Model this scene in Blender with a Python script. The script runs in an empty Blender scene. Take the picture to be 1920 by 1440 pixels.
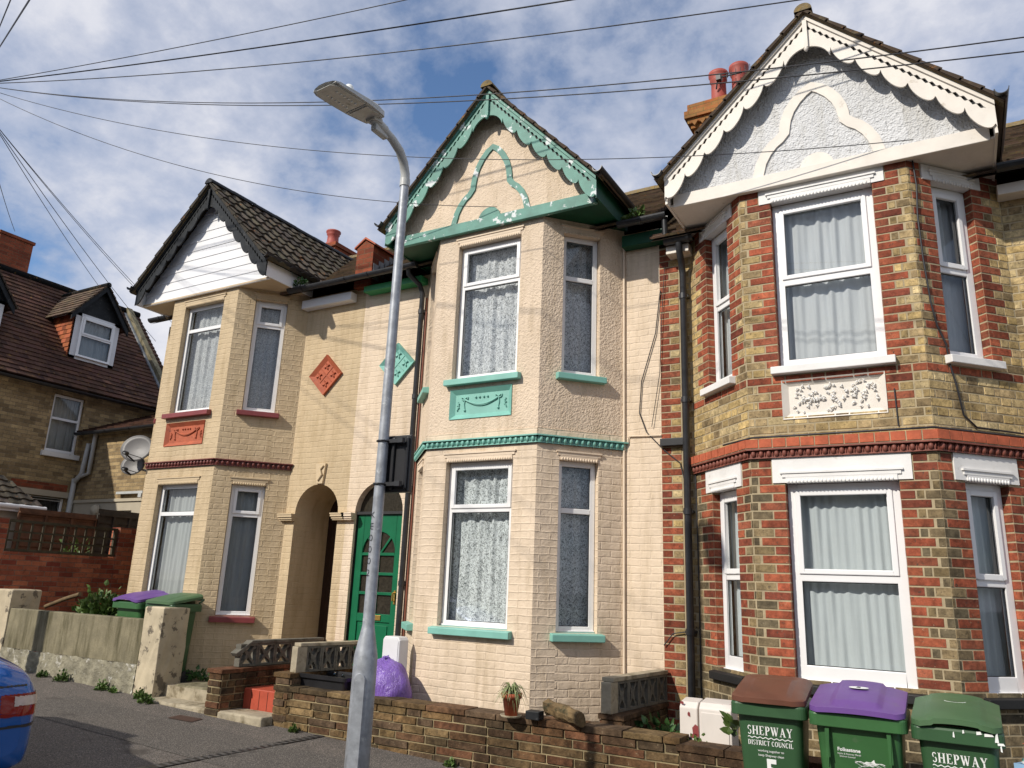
import bpy, math, random
from mathutils import Vector, Matrix
R = math.radians
S = bpy.context.scene
COL = S.collection
random.seed(7)

# ------------------------------------------------------------------ camera
CP = Vector((4.3847, -7.6402, 1.443))
yw, pt, rl = R(30.1306), R(14.9468), R(2.2433)
fwd = Vector((-math.sin(yw)*math.cos(pt), math.cos(yw)*math.cos(pt), math.sin(pt)))
rt = Vector((math.cos(yw), math.sin(yw), 0)); up = rt.cross(fwd)
Rv = math.cos(rl)*rt + math.sin(rl)*up; Uv = -math.sin(rl)*rt + math.cos(rl)*up
cam = bpy.data.cameras.new('camera'); cam.sensor_width = 36; cam.lens = 1432.76/1920*36
cam.clip_end = 2000; cam.clip_start = .05
co = bpy.data.objects.new('camera', cam); COL.objects.link(co)
co.matrix_world = Matrix(((Rv.x, Uv.x, -fwd.x, CP.x), (Rv.y, Uv.y, -fwd.y, CP.y), (Rv.z, Uv.z, -fwd.z, CP.z), (0, 0, 0, 1)))
S.camera = co
# ------------------------------------------------------------------ sun, sky
TS = Vector((-.305, -.755, .585)).normalized()
sl = bpy.data.lights.new('sun', 'SUN'); sl.energy = 4.2; sl.angle = R(.9); sl.color = (1, .93, .82)
sl.energy = 4.3
so = bpy.data.objects.new('sun', sl); COL.objects.link(so)
so.rotation_euler = TS.to_track_quat('Z', 'Y').to_euler(); so.location = TS*40
S.view_settings.view_transform = 'Standard'; S.view_settings.look = 'None'
S.view_settings.exposure = 0; S.view_settings.gamma = 1; S.view_settings.use_curve_mapping = False
W = bpy.data.worlds.new('World'); S.world = W; W.use_nodes = True
nt = W.node_tree; nt.nodes.clear()
def N(t, typ, **k):
    n = t.nodes.new(typ)
    for a, b in k.items():
        if a.startswith('i_'): n.inputs[a[2:].replace('_', ' ')].default_value = b
        else: setattr(n, a, b)
    return n
def ramp(t, stops, interp='LINEAR'):
    n = t.nodes.new('ShaderNodeValToRGB'); n.color_ramp.interpolation = interp
    e = n.color_ramp.elements
    while len(e) < len(stops): e.new(.5)
    for q, (p, c) in zip(e, stops):
        q.position = p; q.color = (c if len(c) == 4 else (*c, 1)) if hasattr(c, '__len__') else (c, c, c, 1)
    return n
sky = N(nt, 'ShaderNodeTexSky', sky_type='NISHITA', sun_disc=False)
sky.sun_elevation = math.asin(TS.z); sky.sun_rotation = math.atan2(TS.x, TS.y)
sky.air_density = 1.0; sky.dust_density = .5; sky.ozone_density = 1.5; sky.altitude = 0
tc = N(nt, 'ShaderNodeTexCoord')
sep = N(nt, 'ShaderNodeSeparateXYZ'); nt.links.new(tc.outputs['Generated'], sep.inputs[0])
mz = N(nt, 'ShaderNodeMath', operation='MAXIMUM'); nt.links.new(sep.outputs['Z'], mz.inputs[0]); mz.inputs[1].default_value = 0
az = N(nt, 'ShaderNodeMath', operation='ADD'); nt.links.new(mz.outputs[0], az.inputs[0]); az.inputs[1].default_value = .45
dx = N(nt, 'ShaderNodeMath', operation='DIVIDE'); nt.links.new(sep.outputs['X'], dx.inputs[0]); nt.links.new(az.outputs[0], dx.inputs[1])
dy = N(nt, 'ShaderNodeMath', operation='DIVIDE'); nt.links.new(sep.outputs['Y'], dy.inputs[0]); nt.links.new(az.outputs[0], dy.inputs[1])
cmb = N(nt, 'ShaderNodeCombineXYZ'); nt.links.new(dx.outputs[0], cmb.inputs[0]); nt.links.new(dy.outputs[0], cmb.inputs[1])
n1 = N(nt, 'ShaderNodeTexNoise', i_Scale=2.3, i_Detail=8.0, i_Roughness=.55, i_Distortion=.1)
n2 = N(nt, 'ShaderNodeTexNoise', i_Scale=8.5, i_Detail=7.0, i_Roughness=.6, i_Distortion=.1)
nt.links.new(cmb.outputs[0], n1.inputs['Vector']); nt.links.new(cmb.outputs[0], n2.inputs['Vector'])
mx = N(nt, 'ShaderNodeMix', data_type='FLOAT'); mx.inputs['Factor'].default_value = .30
nt.links.new(n1.outputs['Fac'], mx.inputs['A']); nt.links.new(n2.outputs['Fac'], mx.inputs['B'])
cr = ramp(nt, [(.39, 0.0), (.465, .62), (.56, .98)]); nt.links.new(mx.outputs['Result'], cr.inputs[0])
cc = ramp(nt, [(.42, (3.1, 3.45, 4.3)), (.51, (4.2, 4.4, 5.1)), (.62, (5.7, 5.7, 6.0))]); nt.links.new(mx.outputs['Result'], cc.inputs[0])
skm = N(nt, 'ShaderNodeMix', data_type='RGBA', blend_type='MULTIPLY'); skm.inputs['Factor'].default_value = 1
nt.links.new(sky.outputs[0], skm.inputs['A']); skm.inputs['B'].default_value = (.80, .92, 1.05, 1)
cm = N(nt, 'ShaderNodeMix', data_type='RGBA'); nt.links.new(cr.outputs[0], cm.inputs['Factor'])
nt.links.new(skm.outputs['Result'], cm.inputs['A']); nt.links.new(cc.outputs[0], cm.inputs['B'])
bg = N(nt, 'ShaderNodeBackground', i_Strength=.15); nt.links.new(cm.outputs['Result'], bg.inputs[0])
wo = N(nt, 'ShaderNodeOutputWorld'); nt.links.new(bg.outputs[0], wo.inputs[0])

# ------------------------------------------------------------------ materials
def newmat(name):
    m = bpy.data.materials.new(name); m.use_nodes = True; t = m.node_tree
    b = t.nodes['Principled BSDF']; return m, t, b
def coord(t, kind='Object'):
    n = N(t, 'ShaderNodeTexCoord'); return n.outputs[kind]
def noise(t, vec, sc, det=4, rough=.55, dist=0):
    n = N(t, 'ShaderNodeTexNoise', i_Scale=float(sc), i_Detail=float(det), i_Roughness=rough, i_Distortion=float(dist))
    t.links.new(vec, n.inputs['Vector']); return n.outputs['Fac']
def mixc(t, fac, a, b, mode='MIX'):
    n = N(t, 'ShaderNodeMix', data_type='RGBA', blend_type=mode)
    for v, s in ((fac, 'Factor'), (a, 'A'), (b, 'B')):
        if hasattr(v, 'is_linked'): t.links.new(v, n.inputs[s])
        elif s == 'Factor': n.inputs[s].default_value = v
        else: n.inputs[s].default_value = (*v[:3], 1)
    return n.outputs['Result']
def mapping(t, vec, sc):
    n = N(t, 'ShaderNodeMapping'); n.inputs['Scale'].default_value = sc; t.links.new(vec, n.inputs['Vector']); return n.outputs[0]
def bump(t, b, h, strength=.5, dist=.01, prev=None):
    n = N(t, 'ShaderNodeBump', i_Strength=float(strength), i_Distance=float(dist)); t.links.new(h, n.inputs['Height'])
    if prev: t.links.new(prev, n.inputs['Normal'])
    t.links.new(n.outputs[0], b.inputs['Normal']); return n.outputs[0]
def stretch(t, fac, lo, hi):
    r = ramp(t, [(lo, 0.0), (hi, 1.0)]); t.links.new(fac, r.inputs[0]); return r.outputs[0]
def pbr(name, col, rough=.7, var=.12, vs=3, bs=None, bst=.3, bd=.004, metal=0, dirt=None, dirtamt=(.55, .7), dscale=6, spec=.5, detail2=None):
    m, t, b = newmat(name); v = coord(t)
    a = tuple(max(0, c*(1-var)) for c in col); c2 = tuple(min(1, c*(1+var)) for c in col)
    c = mixc(t, stretch(t, noise(t, v, vs, 6, .6), .35, .65), a, c2)
    if dirt:
        c = mixc(t, stretch(t, noise(t, v, dscale, 8, .65) if not hasattr(dscale, '__len__') else noise(t, mapping(t, v, dscale), 1, 8, .65), *dirtamt), c, dirt)
    t.links.new(c, b.inputs['Base Color']); b.inputs['Roughness'].default_value = rough
    b.inputs['Metallic'].default_value = metal; b.inputs['Specular IOR Level'].default_value = spec
    if bs: bump(t, b, noise(t, v, bs, 5, .6), bst, bd)
    return m
def paintbrick(name, col, render=0):
    """paint over brickwork, UV in metres"""
    m, t, b = newmat(name); uv = coord(t, 'UV'); v = coord(t)
    wob = N(t, 'ShaderNodeTexNoise', i_Scale=6.0, i_Detail=4.0); t.links.new(uv, wob.inputs['Vector'])
    ws = N(t, 'ShaderNodeVectorMath', operation='MULTIPLY_ADD'); t.links.new(wob.outputs['Color'], ws.inputs[0])
    ws.inputs[1].default_value = (.034, .030, 0); t.links.new(uv, ws.inputs[2])
    br = N(t, 'ShaderNodeTexBrick', i_Scale=1.0, i_Mortar_Size=.011, i_Mortar_Smooth=1.0, i_Brick_Width=.225, i_Row_Height=.075)
    br.offset = .5; t.links.new(ws.outputs[0], br.inputs['Vector'])
    inv = N(t, 'ShaderNodeMath', operation='SUBTRACT'); inv.inputs[0].default_value = 1; t.links.new(br.outputs['Fac'], inv.inputs[1])
    big = stretch(t, noise(t, v, 1.6, 5, .6), .3, .7)
    fine = noise(t, v, 25, 5, .6)
    c = mixc(t, big, tuple(x*.90 for x in col), tuple(min(1, x*1.06) for x in col))
    st = noise(t, mapping(t, v, (3.5, 3.5, .5)), 2.2, 6, .65)
    c = mixc(t, stretch(t, st, .48, .74), c, tuple(x*.76*y for x, y in zip(col, (1, .97, .9))))
    c = mixc(t, stretch(t, noise(t, mapping(t, v, (9, 9, .8)), 1.5, 6, .7), .60, .80), c, tuple(x*.66*y for x, y in zip(col, (1, .96, .86))))
    c = mixc(t, stretch(t, noise(t, v, 34, 3, .7), .70, .76), c, tuple(x*.55 for x in col))
    # splash dirt low on the wall
    sp = N(t, 'ShaderNodeSeparateXYZ'); g = N(t, 'ShaderNodeNewGeometry'); t.links.new(g.outputs['Position'], sp.inputs[0])
    low = N(t, 'ShaderNodeMapRange'); t.links.new(sp.outputs['Z'], low.inputs[0]); low.inputs[1].default_value = .05; low.inputs[2].default_value = .75
    low.inputs[3].default_value = .55; low.inputs[4].default_value = 0
    dm = N(t, 'ShaderNodeMath', operation='MULTIPLY'); t.links.new(low.outputs[0], dm.inputs[0]); t.links.new(stretch(t, noise(t, v, 6, 6, .7), .45, .65), dm.inputs[1])
    c = mixc(t, dm.outputs[0], c, (.22, .19, .13))
    t.links.new(c, b.inputs['Base Color']); b.inputs['Roughness'].default_value = .8; b.inputs['Specular IOR Level'].default_value = .25
    if render:
        p = bump(t, b, noise(t, v, 30, 3, .5), .55*render, .022)
        vo = N(t, 'ShaderNodeTexVoronoi', i_Scale=55.0); t.links.new(v, vo.inputs['Vector'])
        bump(t, b, vo.outputs['Distance'], .45*render, .012, p)
    else:
        p = bump(t, b, inv.outputs[0], .60, .0055)
        p = bump(t, b, noise(t, v, 9, 5, .65), .8, .016, p)
        bump(t, b, noise(t, v, 60, 3, .6), .25, .004, p)
    return m
def attrbrick(name, mortar=False, rough=.85, grime=False):
    m, t, b = newmat(name); v = coord(t)
    at = N(t, 'ShaderNodeAttribute', attribute_name='Col')
    c = mixc(t, stretch(t, noise(t, v, 17, 6, .7), .32, .68), (.50, .48, .46), (1.42, 1.38, 1.34))
    c = mixc(t, 1.0, at.outputs['Color'], c, 'MULTIPLY')
    c = mixc(t, stretch(t, noise(t, v, 38, 4, .7), .58, .70), c, (.07, .055, .042))
    c = mixc(t, stretch(t, noise(t, v, 26, 5, .75), .63, .71), c, (.42, .35, .24))
    t.links.new(c, b.inputs['Base Color']); b.inputs['Roughness'].default_value = rough; b.inputs['Specular IOR Level'].default_value = .25
    w_ = mixc(t, stretch(t, noise(t, mapping(t, v, (2.2, 2.2, .9)), 1.6, 7, .65), .38, .68), (1.08, 1.06, 1.04), (.62, .60, .58)); c = mixc(t, 1.0, c, w_, 'MULTIPLY'); t.links.new(c, b.inputs['Base Color'])
    if grime:
        g1 = mixc(t, stretch(t, noise(t, v, 3.2, 8, .7), .40, .64), (.88, .85, .78), (.34, .31, .26)); c = mixc(t, 1.0, c, g1, 'MULTIPLY'); t.links.new(c, b.inputs['Base Color'])
    p = bump(t, b, noise(t, v, 28, 4, .6), .9 if grime else .5, .010)
    bump(t, b, noise(t, v, 120, 3, .6), .4, .003, p)
    return m
def brickmat(name, c1, c2, mort, bw=.225, rh=.075, ms=.010, dirt=None):
    m, t, b = newmat(name); uv = coord(t, 'UV'); v = coord(t)
    wob = N(t, 'ShaderNodeTexNoise', i_Scale=9.0, i_Detail=2.0); t.links.new(uv, wob.inputs['Vector'])
    ws = N(t, 'ShaderNodeVectorMath', operation='MULTIPLY_ADD'); t.links.new(wob.outputs['Color'], ws.inputs[0])
    ws.inputs[1].default_value = (.010, .010, 0); t.links.new(uv, ws.inputs[2])
    br = N(t, 'ShaderNodeTexBrick', i_Scale=1.0, i_Mortar_Size=ms*.5, i_Mortar_Smooth=.3, i_Brick_Width=bw, i_Row_Height=rh, i_Bias=0.0)
    br.inputs['Color1'].default_value = (*c1, 1); br.inputs['Color2'].default_value = (*c2, 1); br.inputs['Mortar'].default_value = (*mort, 1)
    t.links.new(ws.outputs[0], br.inputs['Vector'])
    c = mixc(t, stretch(t, noise(t, v, 3, 6, .7), .35, .7), (.7, .7, .7), (1.2, 1.2, 1.2))
    c = mixc(t, 1.0, br.outputs['Color'], c, 'MULTIPLY')
    c = mixc(t, stretch(t, noise(t, v, 26, 5, .7), .55, .72), c, dirt or tuple(x*.35 for x in c1))
    t.links.new(c, b.inputs['Base Color']); b.inputs['Roughness'].default_value = .88; b.inputs['Specular IOR Level'].default_value = .2
    inv = N(t, 'ShaderNodeMath', operation='SUBTRACT'); inv.inputs[0].default_value = 1; t.links.new(br.outputs['Fac'], inv.inputs[1])
    p = bump(t, b, inv.outputs[0], .8, .008); bump(t, b, noise(t, v, 50, 4, .6), .4, .006, p)
    return m
def tilemat(name, col, moss=(.16, .13, .06), mossamt=(.58, .7), lichen=None):
    m, t, b = newmat(name); v = coord(t); at = N(t, 'ShaderNodeAttribute', attribute_name='Col')
    c = mixc(t, 1.0, tuple(col), at.outputs['Color'], 'MULTIPLY')
    c = mixc(t, stretch(t, noise(t, v, 8, 6, .7), .3, .75), c, mixc(t, 1.0, c, (1.5, 1.35, 1.15), 'MULTIPLY'))
    c = mixc(t, stretch(t, noise(t, v, 4.5, 8, .7), *mossamt), c, moss)
    if lichen: c = mixc(t, stretch(t, noise(t, v, 11, 6, .75), .60, .66), c, lichen)
    t.links.new(c, b.inputs['Base Color']); b.inputs['Roughness'].default_value = .85; b.inputs['Specular IOR Level'].default_value = .25
    bump(t, b, noise(t, v, 60, 4, .6), .4, .006); return m
def lace(name, light, dark, scale=26, amt=(.30, .55), pleat=True):
    m, t, b = newmat(name); uv = coord(t, 'UV')
    n = N(t, 'ShaderNodeTexNoise', i_Scale=float(scale), i_Detail=2.5, i_Distortion=1.6); t.links.new(uv, n.inputs['Vector'])
    md = N(t, 'ShaderNodeMath', operation='SUBTRACT'); t.links.new(n.outputs['Fac'], md.inputs[0]); md.inputs[1].default_value = .5
    ab = N(t, 'ShaderNodeMath', operation='ABSOLUTE'); t.links.new(md.outputs[0], ab.inputs[0])
    f = stretch(t, ab.outputs[0], amt[0], amt[1])
    c = mixc(t, f, dark, light); t.links.new(c, b.inputs['Base Color']); b.inputs['Roughness'].default_value = .9
    b.inputs['Specular IOR Level'].default_value = .1
    return m
def cloth(name, light, var=.08):
    m, t, b = newmat(name); uv = coord(t, 'UV')
    n = noise(t, mapping(t, uv, (30, 2, 1)), 3, 4, .6)
    c = mixc(t, n, tuple(x*(1-var) for x in light), light); t.links.new(c, b.inputs['Base Color']); b.inputs['Roughness'].default_value = .9
    return m
def glassmat(name, tint=(.90, .94, .95), extra=.05):
    m = bpy.data.materials.new(name); m.use_nodes = True; t = m.node_tree; t.nodes.clear()
    o = N(t, 'ShaderNodeOutputMaterial'); tr = N(t, 'ShaderNodeBsdfTransparent'); tr.inputs[0].default_value = (*tint, 1)
    gl = N(t, 'ShaderNodeBsdfGlossy', i_Roughness=.02); f = N(t, 'ShaderNodeLayerWeight', i_Blend=.22)
    v = coord(t); bn = N(t, 'ShaderNodeBump', i_Strength=.12, i_Distance=.01); t.links.new(noise(t, v, 1.7, 1), bn.inputs['Height'])
    t.links.new(bn.outputs[0], gl.inputs['Normal'])
    ad = N(t, 'ShaderNodeMath', operation='ADD'); ad.inputs[1].default_value = extra; t.links.new(f.outputs['Fresnel'], ad.inputs[0])
    mx = N(t, 'ShaderNodeMixShader'); t.links.new(ad.outputs[0], mx.inputs[0]); t.links.new(tr.outputs[0], mx.inputs[1]); t.links.new(gl.outputs[0], mx.inputs[2])
    t.links.new(mx.outputs[0], o.inputs[0]); return m
M = {}
M['cream'] = paintbrick('cream_painted_brick', (.70, .57, .43))
M['cream_render'] = paintbrick('cream_pebbledash', (.68, .55, .415), render=1)
M['cream_smooth'] = pbr('cream_paint', (.70, .57, .43), .75, .06, 3, 40, .3, .004)
M['tan'] = paintbrick('tan_painted_brick', (.55, .43, .275))
M['tan_smooth'] = pbr('tan_paint', (.55, .43, .275), .75, .06, 3, 40, .3, .004)
M['upvc'] = pbr('white_upvc', (.80, .80, .80), .28, .02, 3)
M['whitepaint'] = pbr('white_masonry_paint', (.74, .73, .71), .6, .05, 4, 30, .3, .004, dirt=(.42, .38, .32), dirtamt=(.62, .75), dscale=5)
M['barge_white'] = pbr('offwhite_timber_paint', (.70, .65, .58), .55, .06, 5, 40, .2, .003, dirt=(.40, .33, .25), dirtamt=(.62, .74), dscale=7)
M['barge_green'] = pbr('turquoise_peeling_paint', (.088, .245, .195), .6, .2, 5, 40, .3, .003, dirt=(.62, .66, .66), dirtamt=(.575, .60), dscale=7)
M['teal'] = pbr('turquoise_paint', (.20, .46, .39), .5, .08, 4, 30, .2, .003)
M['green_soffit'] = pbr('dark_green_gloss', (.006, .062, .028), .45, .2, 4, spec=.3)
M['green_door'] = pbr('green_gloss_door', (.010, .13, .058), .28, .12, 3)
M['green_fascia'] = pbr('bright_green_gloss', (.03, .26, .09), .35, .1, 3)
M['black_timber'] = pbr('black_timber_paint', (.020, .022, .024), .5, .3, 6, 40, .3, .003, dirt=(.06, .06, .06), dirtamt=(.58, .66), dscale=14, spec=.15)
M['black_plastic'] = pbr('black_plastic', (.018, .018, .020), .35, .2, 5)
M['blackpipe'] = pbr('black_downpipe', (.022, .023, .026), .4, .3, 8, 30, .2, .002)
M['redsill'] = pbr('dark_red_sill_paint', (.22, .045, .045), .4, .12, 4, 30, .2, .003)
M['terracotta'] = pbr('terracotta', (.40, .095, .04), .7, .15, 9, 60, .5, .004, dirt=(.10, .035, .03), dirtamt=(.60, .72), dscale=10)
M['redbead'] = pbr('dark_red_moulding', (.16, .040, .032), .5, .2, 9, 40, .3, .003)
M['brown_bead'] = pbr('brown_red_moulding', (.20, .060, .040), .6, .25, 9, 40, .3, .003)
M['redbrick_sm'] = pbr('red_brick_course', (.42, .10, .045), .85, .2, 12, 60, .5, .004)
M['mortar'] = pbr('lime_mortar', (.38, .31, .195), .95, .15, 10, 90, .6, .004)
M['bricks'] = attrbrick('bay_bricks')
M['mortar_dirty'] = pbr('garden_wall_mortar', (.34, .27, .15), .95, .25, 6, 90, .6, .006, dirt=(.10, .085, .05), dirtamt=(.45, .62), dscale=3)
M['board'] = pbr('white_weatherboard', (.80, .80, .81), .35, .02, 3)
M['roughcast_white'] = paintbrick('white_roughcast', (.64, .645, .65), render=1.6)
M['glass'] = glassmat('window_glass')
M['glass_blue'] = glassmat('window_glass_upper', (.88, .90, .91), .06)
M['darkglass'] = pbr('dark_obscured_glass', (.035, .03, .022), .12, .3, 30, 80, .4, .004)
M['lace_house1'] = lace('net_curtain_dotted', (.72, .73, .72), (.22, .23, .24), 55, (.02, .09))
M['lace_plain'] = cloth('net_curtain_plain', (.52, .52, .51), .4)
M['lace_house2'] = lace('lace_curtain_traced', (.76, .77, .77), (.13, .14, .14), 24, (.010, .060))
M['voile'] = cloth('voile_curtain', (.62, .64, .65), .2)
M['voile_grey'] = cloth('voile_curtain_grey', (.60, .62, .63), .2)
M['blue_cloth'] = cloth('pale_blue_curtain', (.40, .48, .50), .15)
M['tile_dark'] = tilemat('dark_concrete_roof_tile', (.060, .054, .044), (.12, .095, .04), (.60, .72), (.22, .09, .03))
M['tile_brown'] = tilemat('weathered_brown_tile', (.078, .058, .044), (.16, .13, .07), (.55, .72), (.24, .11, .035))
M['tile_red'] = tilemat('dark_red_plain_tile', (.062, .032, .024), (.05, .035, .025), (.6, .75), (.26, .14, .03))
M['tile_orange'] = tilemat('orange_hung_tile', (.25, .080, .038), (.2, .09, .04), (.66, .8))
M['mossy'] = pbr('mossy_verge_mortar', (.17, .13, .07), .95, .3, 12, 60, .8, .012, dirt=(.24, .16, .05), dirtamt=(.52, .6), dscale=14)
M['lead'] = pbr('lead_flashing', (.22, .24, .26), .5, .2, 8, 20, .3, .006)
M['stack_red'] = brickmat('stack_red_brick', (.32, .085, .040), (.17, .045, .025), (.20, .12, .07), dirt=(.12, .05, .02))
M['stack_lichen'] = brickmat('lichen_brick', (.30, .16, .06), (.36, .12, .04), (.22, .15, .06), dirt=(.32, .22, .05))
M['pot'] = pbr('clay_chimney_pot', (.34, .065, .045), .6, .15, 5, 40, .3, .004)
M['stock'] = brickmat('yellow_stock_brick', (.48, .35, .18), (.20, .14, .075), (.26, .21, .14), dirt=(.085, .06, .03))
M['redwall'] = brickmat('red_garden_brick', (.46, .16, .085), (.20, .045, .03), (.22, .16, .12), dirt=(.10, .035, .02))
M['asphalt'] = None
M['concrete'] = pbr('mossy_concrete', (.20, .175, .11), .92, .2, 5, 50, .6, .008, dirt=(.075, .065, .03), dirtamt=(.46, .66), dscale=(9, 9, 1.3))
M['step_concrete'] = pbr('step_concrete', (.36, .31, .22), .9, .2, 7, 60, .5, .006, dirt=(.14, .11, .06), dirtamt=(.5, .66), dscale=6)
M['breeze'] = pbr('pierced_concrete_block', (.135, .125, .10), .92, .25, 7, 70, .6, .006, dirt=(.06, .055, .04), dirtamt=(.5, .66), dscale=9)
M['redtile'] = pbr('red_quarry_tile_paint', (.42, .075, .04), .5, .12, 7, 30, .3, .003)
M['galv'] = pbr('galvanised_steel', (.32, .34, .37), .5, .2, 14, 40, .15, .002, metal=.3, dirt=(.50, .52, .53), dirtamt=(.60, .68), dscale=12)
M['lampgrey'] = pbr('grey_lamp_casing', (.46, .47, .46), .45, .06, 6)
M['lampunder'] = pbr('lamp_underside', (.50, .49, .45), .4, .1, 9, dirt=(.16, .15, .12), dirtamt=(.6, .7))
M['bin_green'] = pbr('green_bin_plastic', (.032, .088, .036), .42, .08, 3, 90, .12, .002, dirt=(.16, .17, .13), dirtamt=(.60, .95), dscale=7)
M['bin_green_bright'] = pbr('bright_green_bin_plastic', (.037, .120, .038), .40, .08, 3, 90, .12, .002, dirt=(.16, .17, .13), dirtamt=(.60, .95), dscale=7)
M['bin_green_faded'] = pbr('faded_green_bin_plastic', (.060, .125, .055), .5, .1, 3, 90, .12, .002, dirt=(.16, .17, .13), dirtamt=(.60, .95), dscale=7)
M['lid_brown'] = pbr('brown_lid_plastic', (.13, .052, .032), .38, .1, 3, 90, .12, .002, dirt=(.16, .17, .13), dirtamt=(.60, .95), dscale=7)
M['lid_purple'] = pbr('purple_lid_plastic', (.135, .062, .25), .42, .1, 3, 90, .12, .002, dirt=(.16, .17, .13), dirtamt=(.60, .95), dscale=7)
M['decal'] = pbr('white_print', (.78, .80, .78), .5, .03, 6)
M['brass'] = pbr('brass', (.55, .36, .10), .35, .1, 6, metal=.8)
M['leaf'] = pbr('leaf_green', (.070, .12, .024), .5, .4, 5, spec=.4)
M['leaf_dark'] = pbr('leaf_dark', (.035, .09, .02), .5, .4, 5)
M['leaf_pale'] = pbr('leaf_variegated', (.20, .24, .10), .5, .35, 40)
M['soil'] = pbr('soil', (.05, .035, .022), .95, .3, 12, 40, .8, .02)
M['wood'] = pbr('rotting_timber', (.13, .085, .04), .85, .35, 9, 30, .6, .01)
M['fencewood'] = pbr('fence_timber', (.12, .055, .028), .85, .3, 7, 30, .5, .006)
M['fencedark'] = pbr('fence_timber_dark', (.045, .038, .030), .85, .3, 7, 30, .5, .006)
M['trellis'] = pbr('trellis_timber', (.055, .045, .025), .8, .3, 9, 30, .4, .004)
M['dish'] = pbr('satellite_dish_grey', (.125, .12, .118), .5, .06, 6)
M['wire'] = pbr('cable_sheath', (.022, .022, .026), .5, .1, 6)
M['darkdoor'] = pbr('dark_brown_door', (.030, .014, .010), .35, .2, 6)
M['interior'] = pbr('interior_shade', (.03, .03, .03), .9, .1, 3)  # flat dark colour standing in for the shade of unlit interiors
M['meter'] = pbr('cream_meter_box', (.66, .61, .56), .5, .05, 4, dirt=(.30, .02, .035), dirtamt=(.655, .66), dscale=5)
M['meter_clean'] = pbr('white_cabinet', (.66, .66, .67), .45, .04, 4)
M['pale_render'] = pbr('pale_render', (.42, .37, .28), .8, .06, 3, 40, .3, .004)
M['blackpaint'] = pbr('black_masonry_paint', (.012, .012, .012), .6, .2, 6, 40, .3, .004)

def bagmat():
    m, t, b = newmat('purple_sack'); v = coord(t)
    b.inputs['Base Color'].default_value = (.20, .11, .42, 1); b.inputs['Roughness'].default_value = .26
    b.inputs['Transmission Weight'].default_value = .0
    p = bump(t, b, noise(t, mapping(t, v, (5, 5, 2)), 3, 5, .65, 1.2), .9, .03)
    bump(t, b, noise(t, mapping(t, v, (12, 12, 5)), 3, 3, .5, .8), .25, .006, p); return m
M['bag'] = bagmat()
def carpaint():
    m, t, b = newmat('blue_metallic_paint'); b.inputs['Base Color'].default_value = (.003, .10, .42, 1)
    b.inputs['Metallic'].default_value = .35; b.inputs['Roughness'].default_value = .25; b.inputs['Coat Weight'].default_value = 1; b.inputs['Coat Roughness'].default_value = .03
    return m
M['carpaint'] = carpaint()
M['taillight_red'] = pbr('red_lens', (.20, .008, .008), .08, .05, 5)
M['taillight_clear'] = pbr('clear_lens', (.50, .42, .38), .12, .08, 30)
M['rubber'] = pbr('tyre_rubber', (.015, .015, .015), .8, .1, 5)
def asphalt(name, base, warm, patch=None):
    m, t, b = newmat(name); v = coord(t)
    c = mixc(t, stretch(t, noise(t, v, .8, 5, .6), .35, .65), base, warm)
    vo = N(t, 'ShaderNodeTexVoronoi', i_Scale=170.0); t.links.new(v, vo.inputs['Vector'])
    vr = N(t, 'ShaderNodeSeparateColor'); t.links.new(vo.outputs['Color'], vr.inputs[0])
    c = mixc(t, stretch(t, vr.outputs[0], .55, 1.0), c, tuple(x*2.7 for x in warm))
    c = mixc(t, stretch(t, vr.outputs[1], .7, 1.0), c, tuple(x*.4 for x in base))
    c = mixc(t, stretch(t, noise(t, v, 2.3, 5, .65), .58, .70), c, tuple(x*.62 for x in warm))
    t.links.new(c, b.inputs['Base Color']); b.inputs['Roughness'].default_value = .9; b.inputs['Specular IOR Level'].default_value = .3
    p = bump(t, b, vo.outputs['Distance'], .5, .004); bump(t, b, noise(t, v, 14, 4, .6), .35, .006, p); return m
M['asphalt'] = asphalt('pavement_asphalt', (.085, .078, .070), (.105, .090, .078))
M['asphalt_new'] = asphalt('pavement_patch', (.072, .066, .060), (.088, .078, .068))
M['road'] = asphalt('road_asphalt', (.055, .054, .053), (.065, .062, .06))
M['kerb'] = pbr('kerb_stone', (.28, .26, .23), .85, .15, 6, 50, .4, .004)
M['groundfar'] = pbr('far_ground', (.12, .12, .09), .95, .2, .2)

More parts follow.
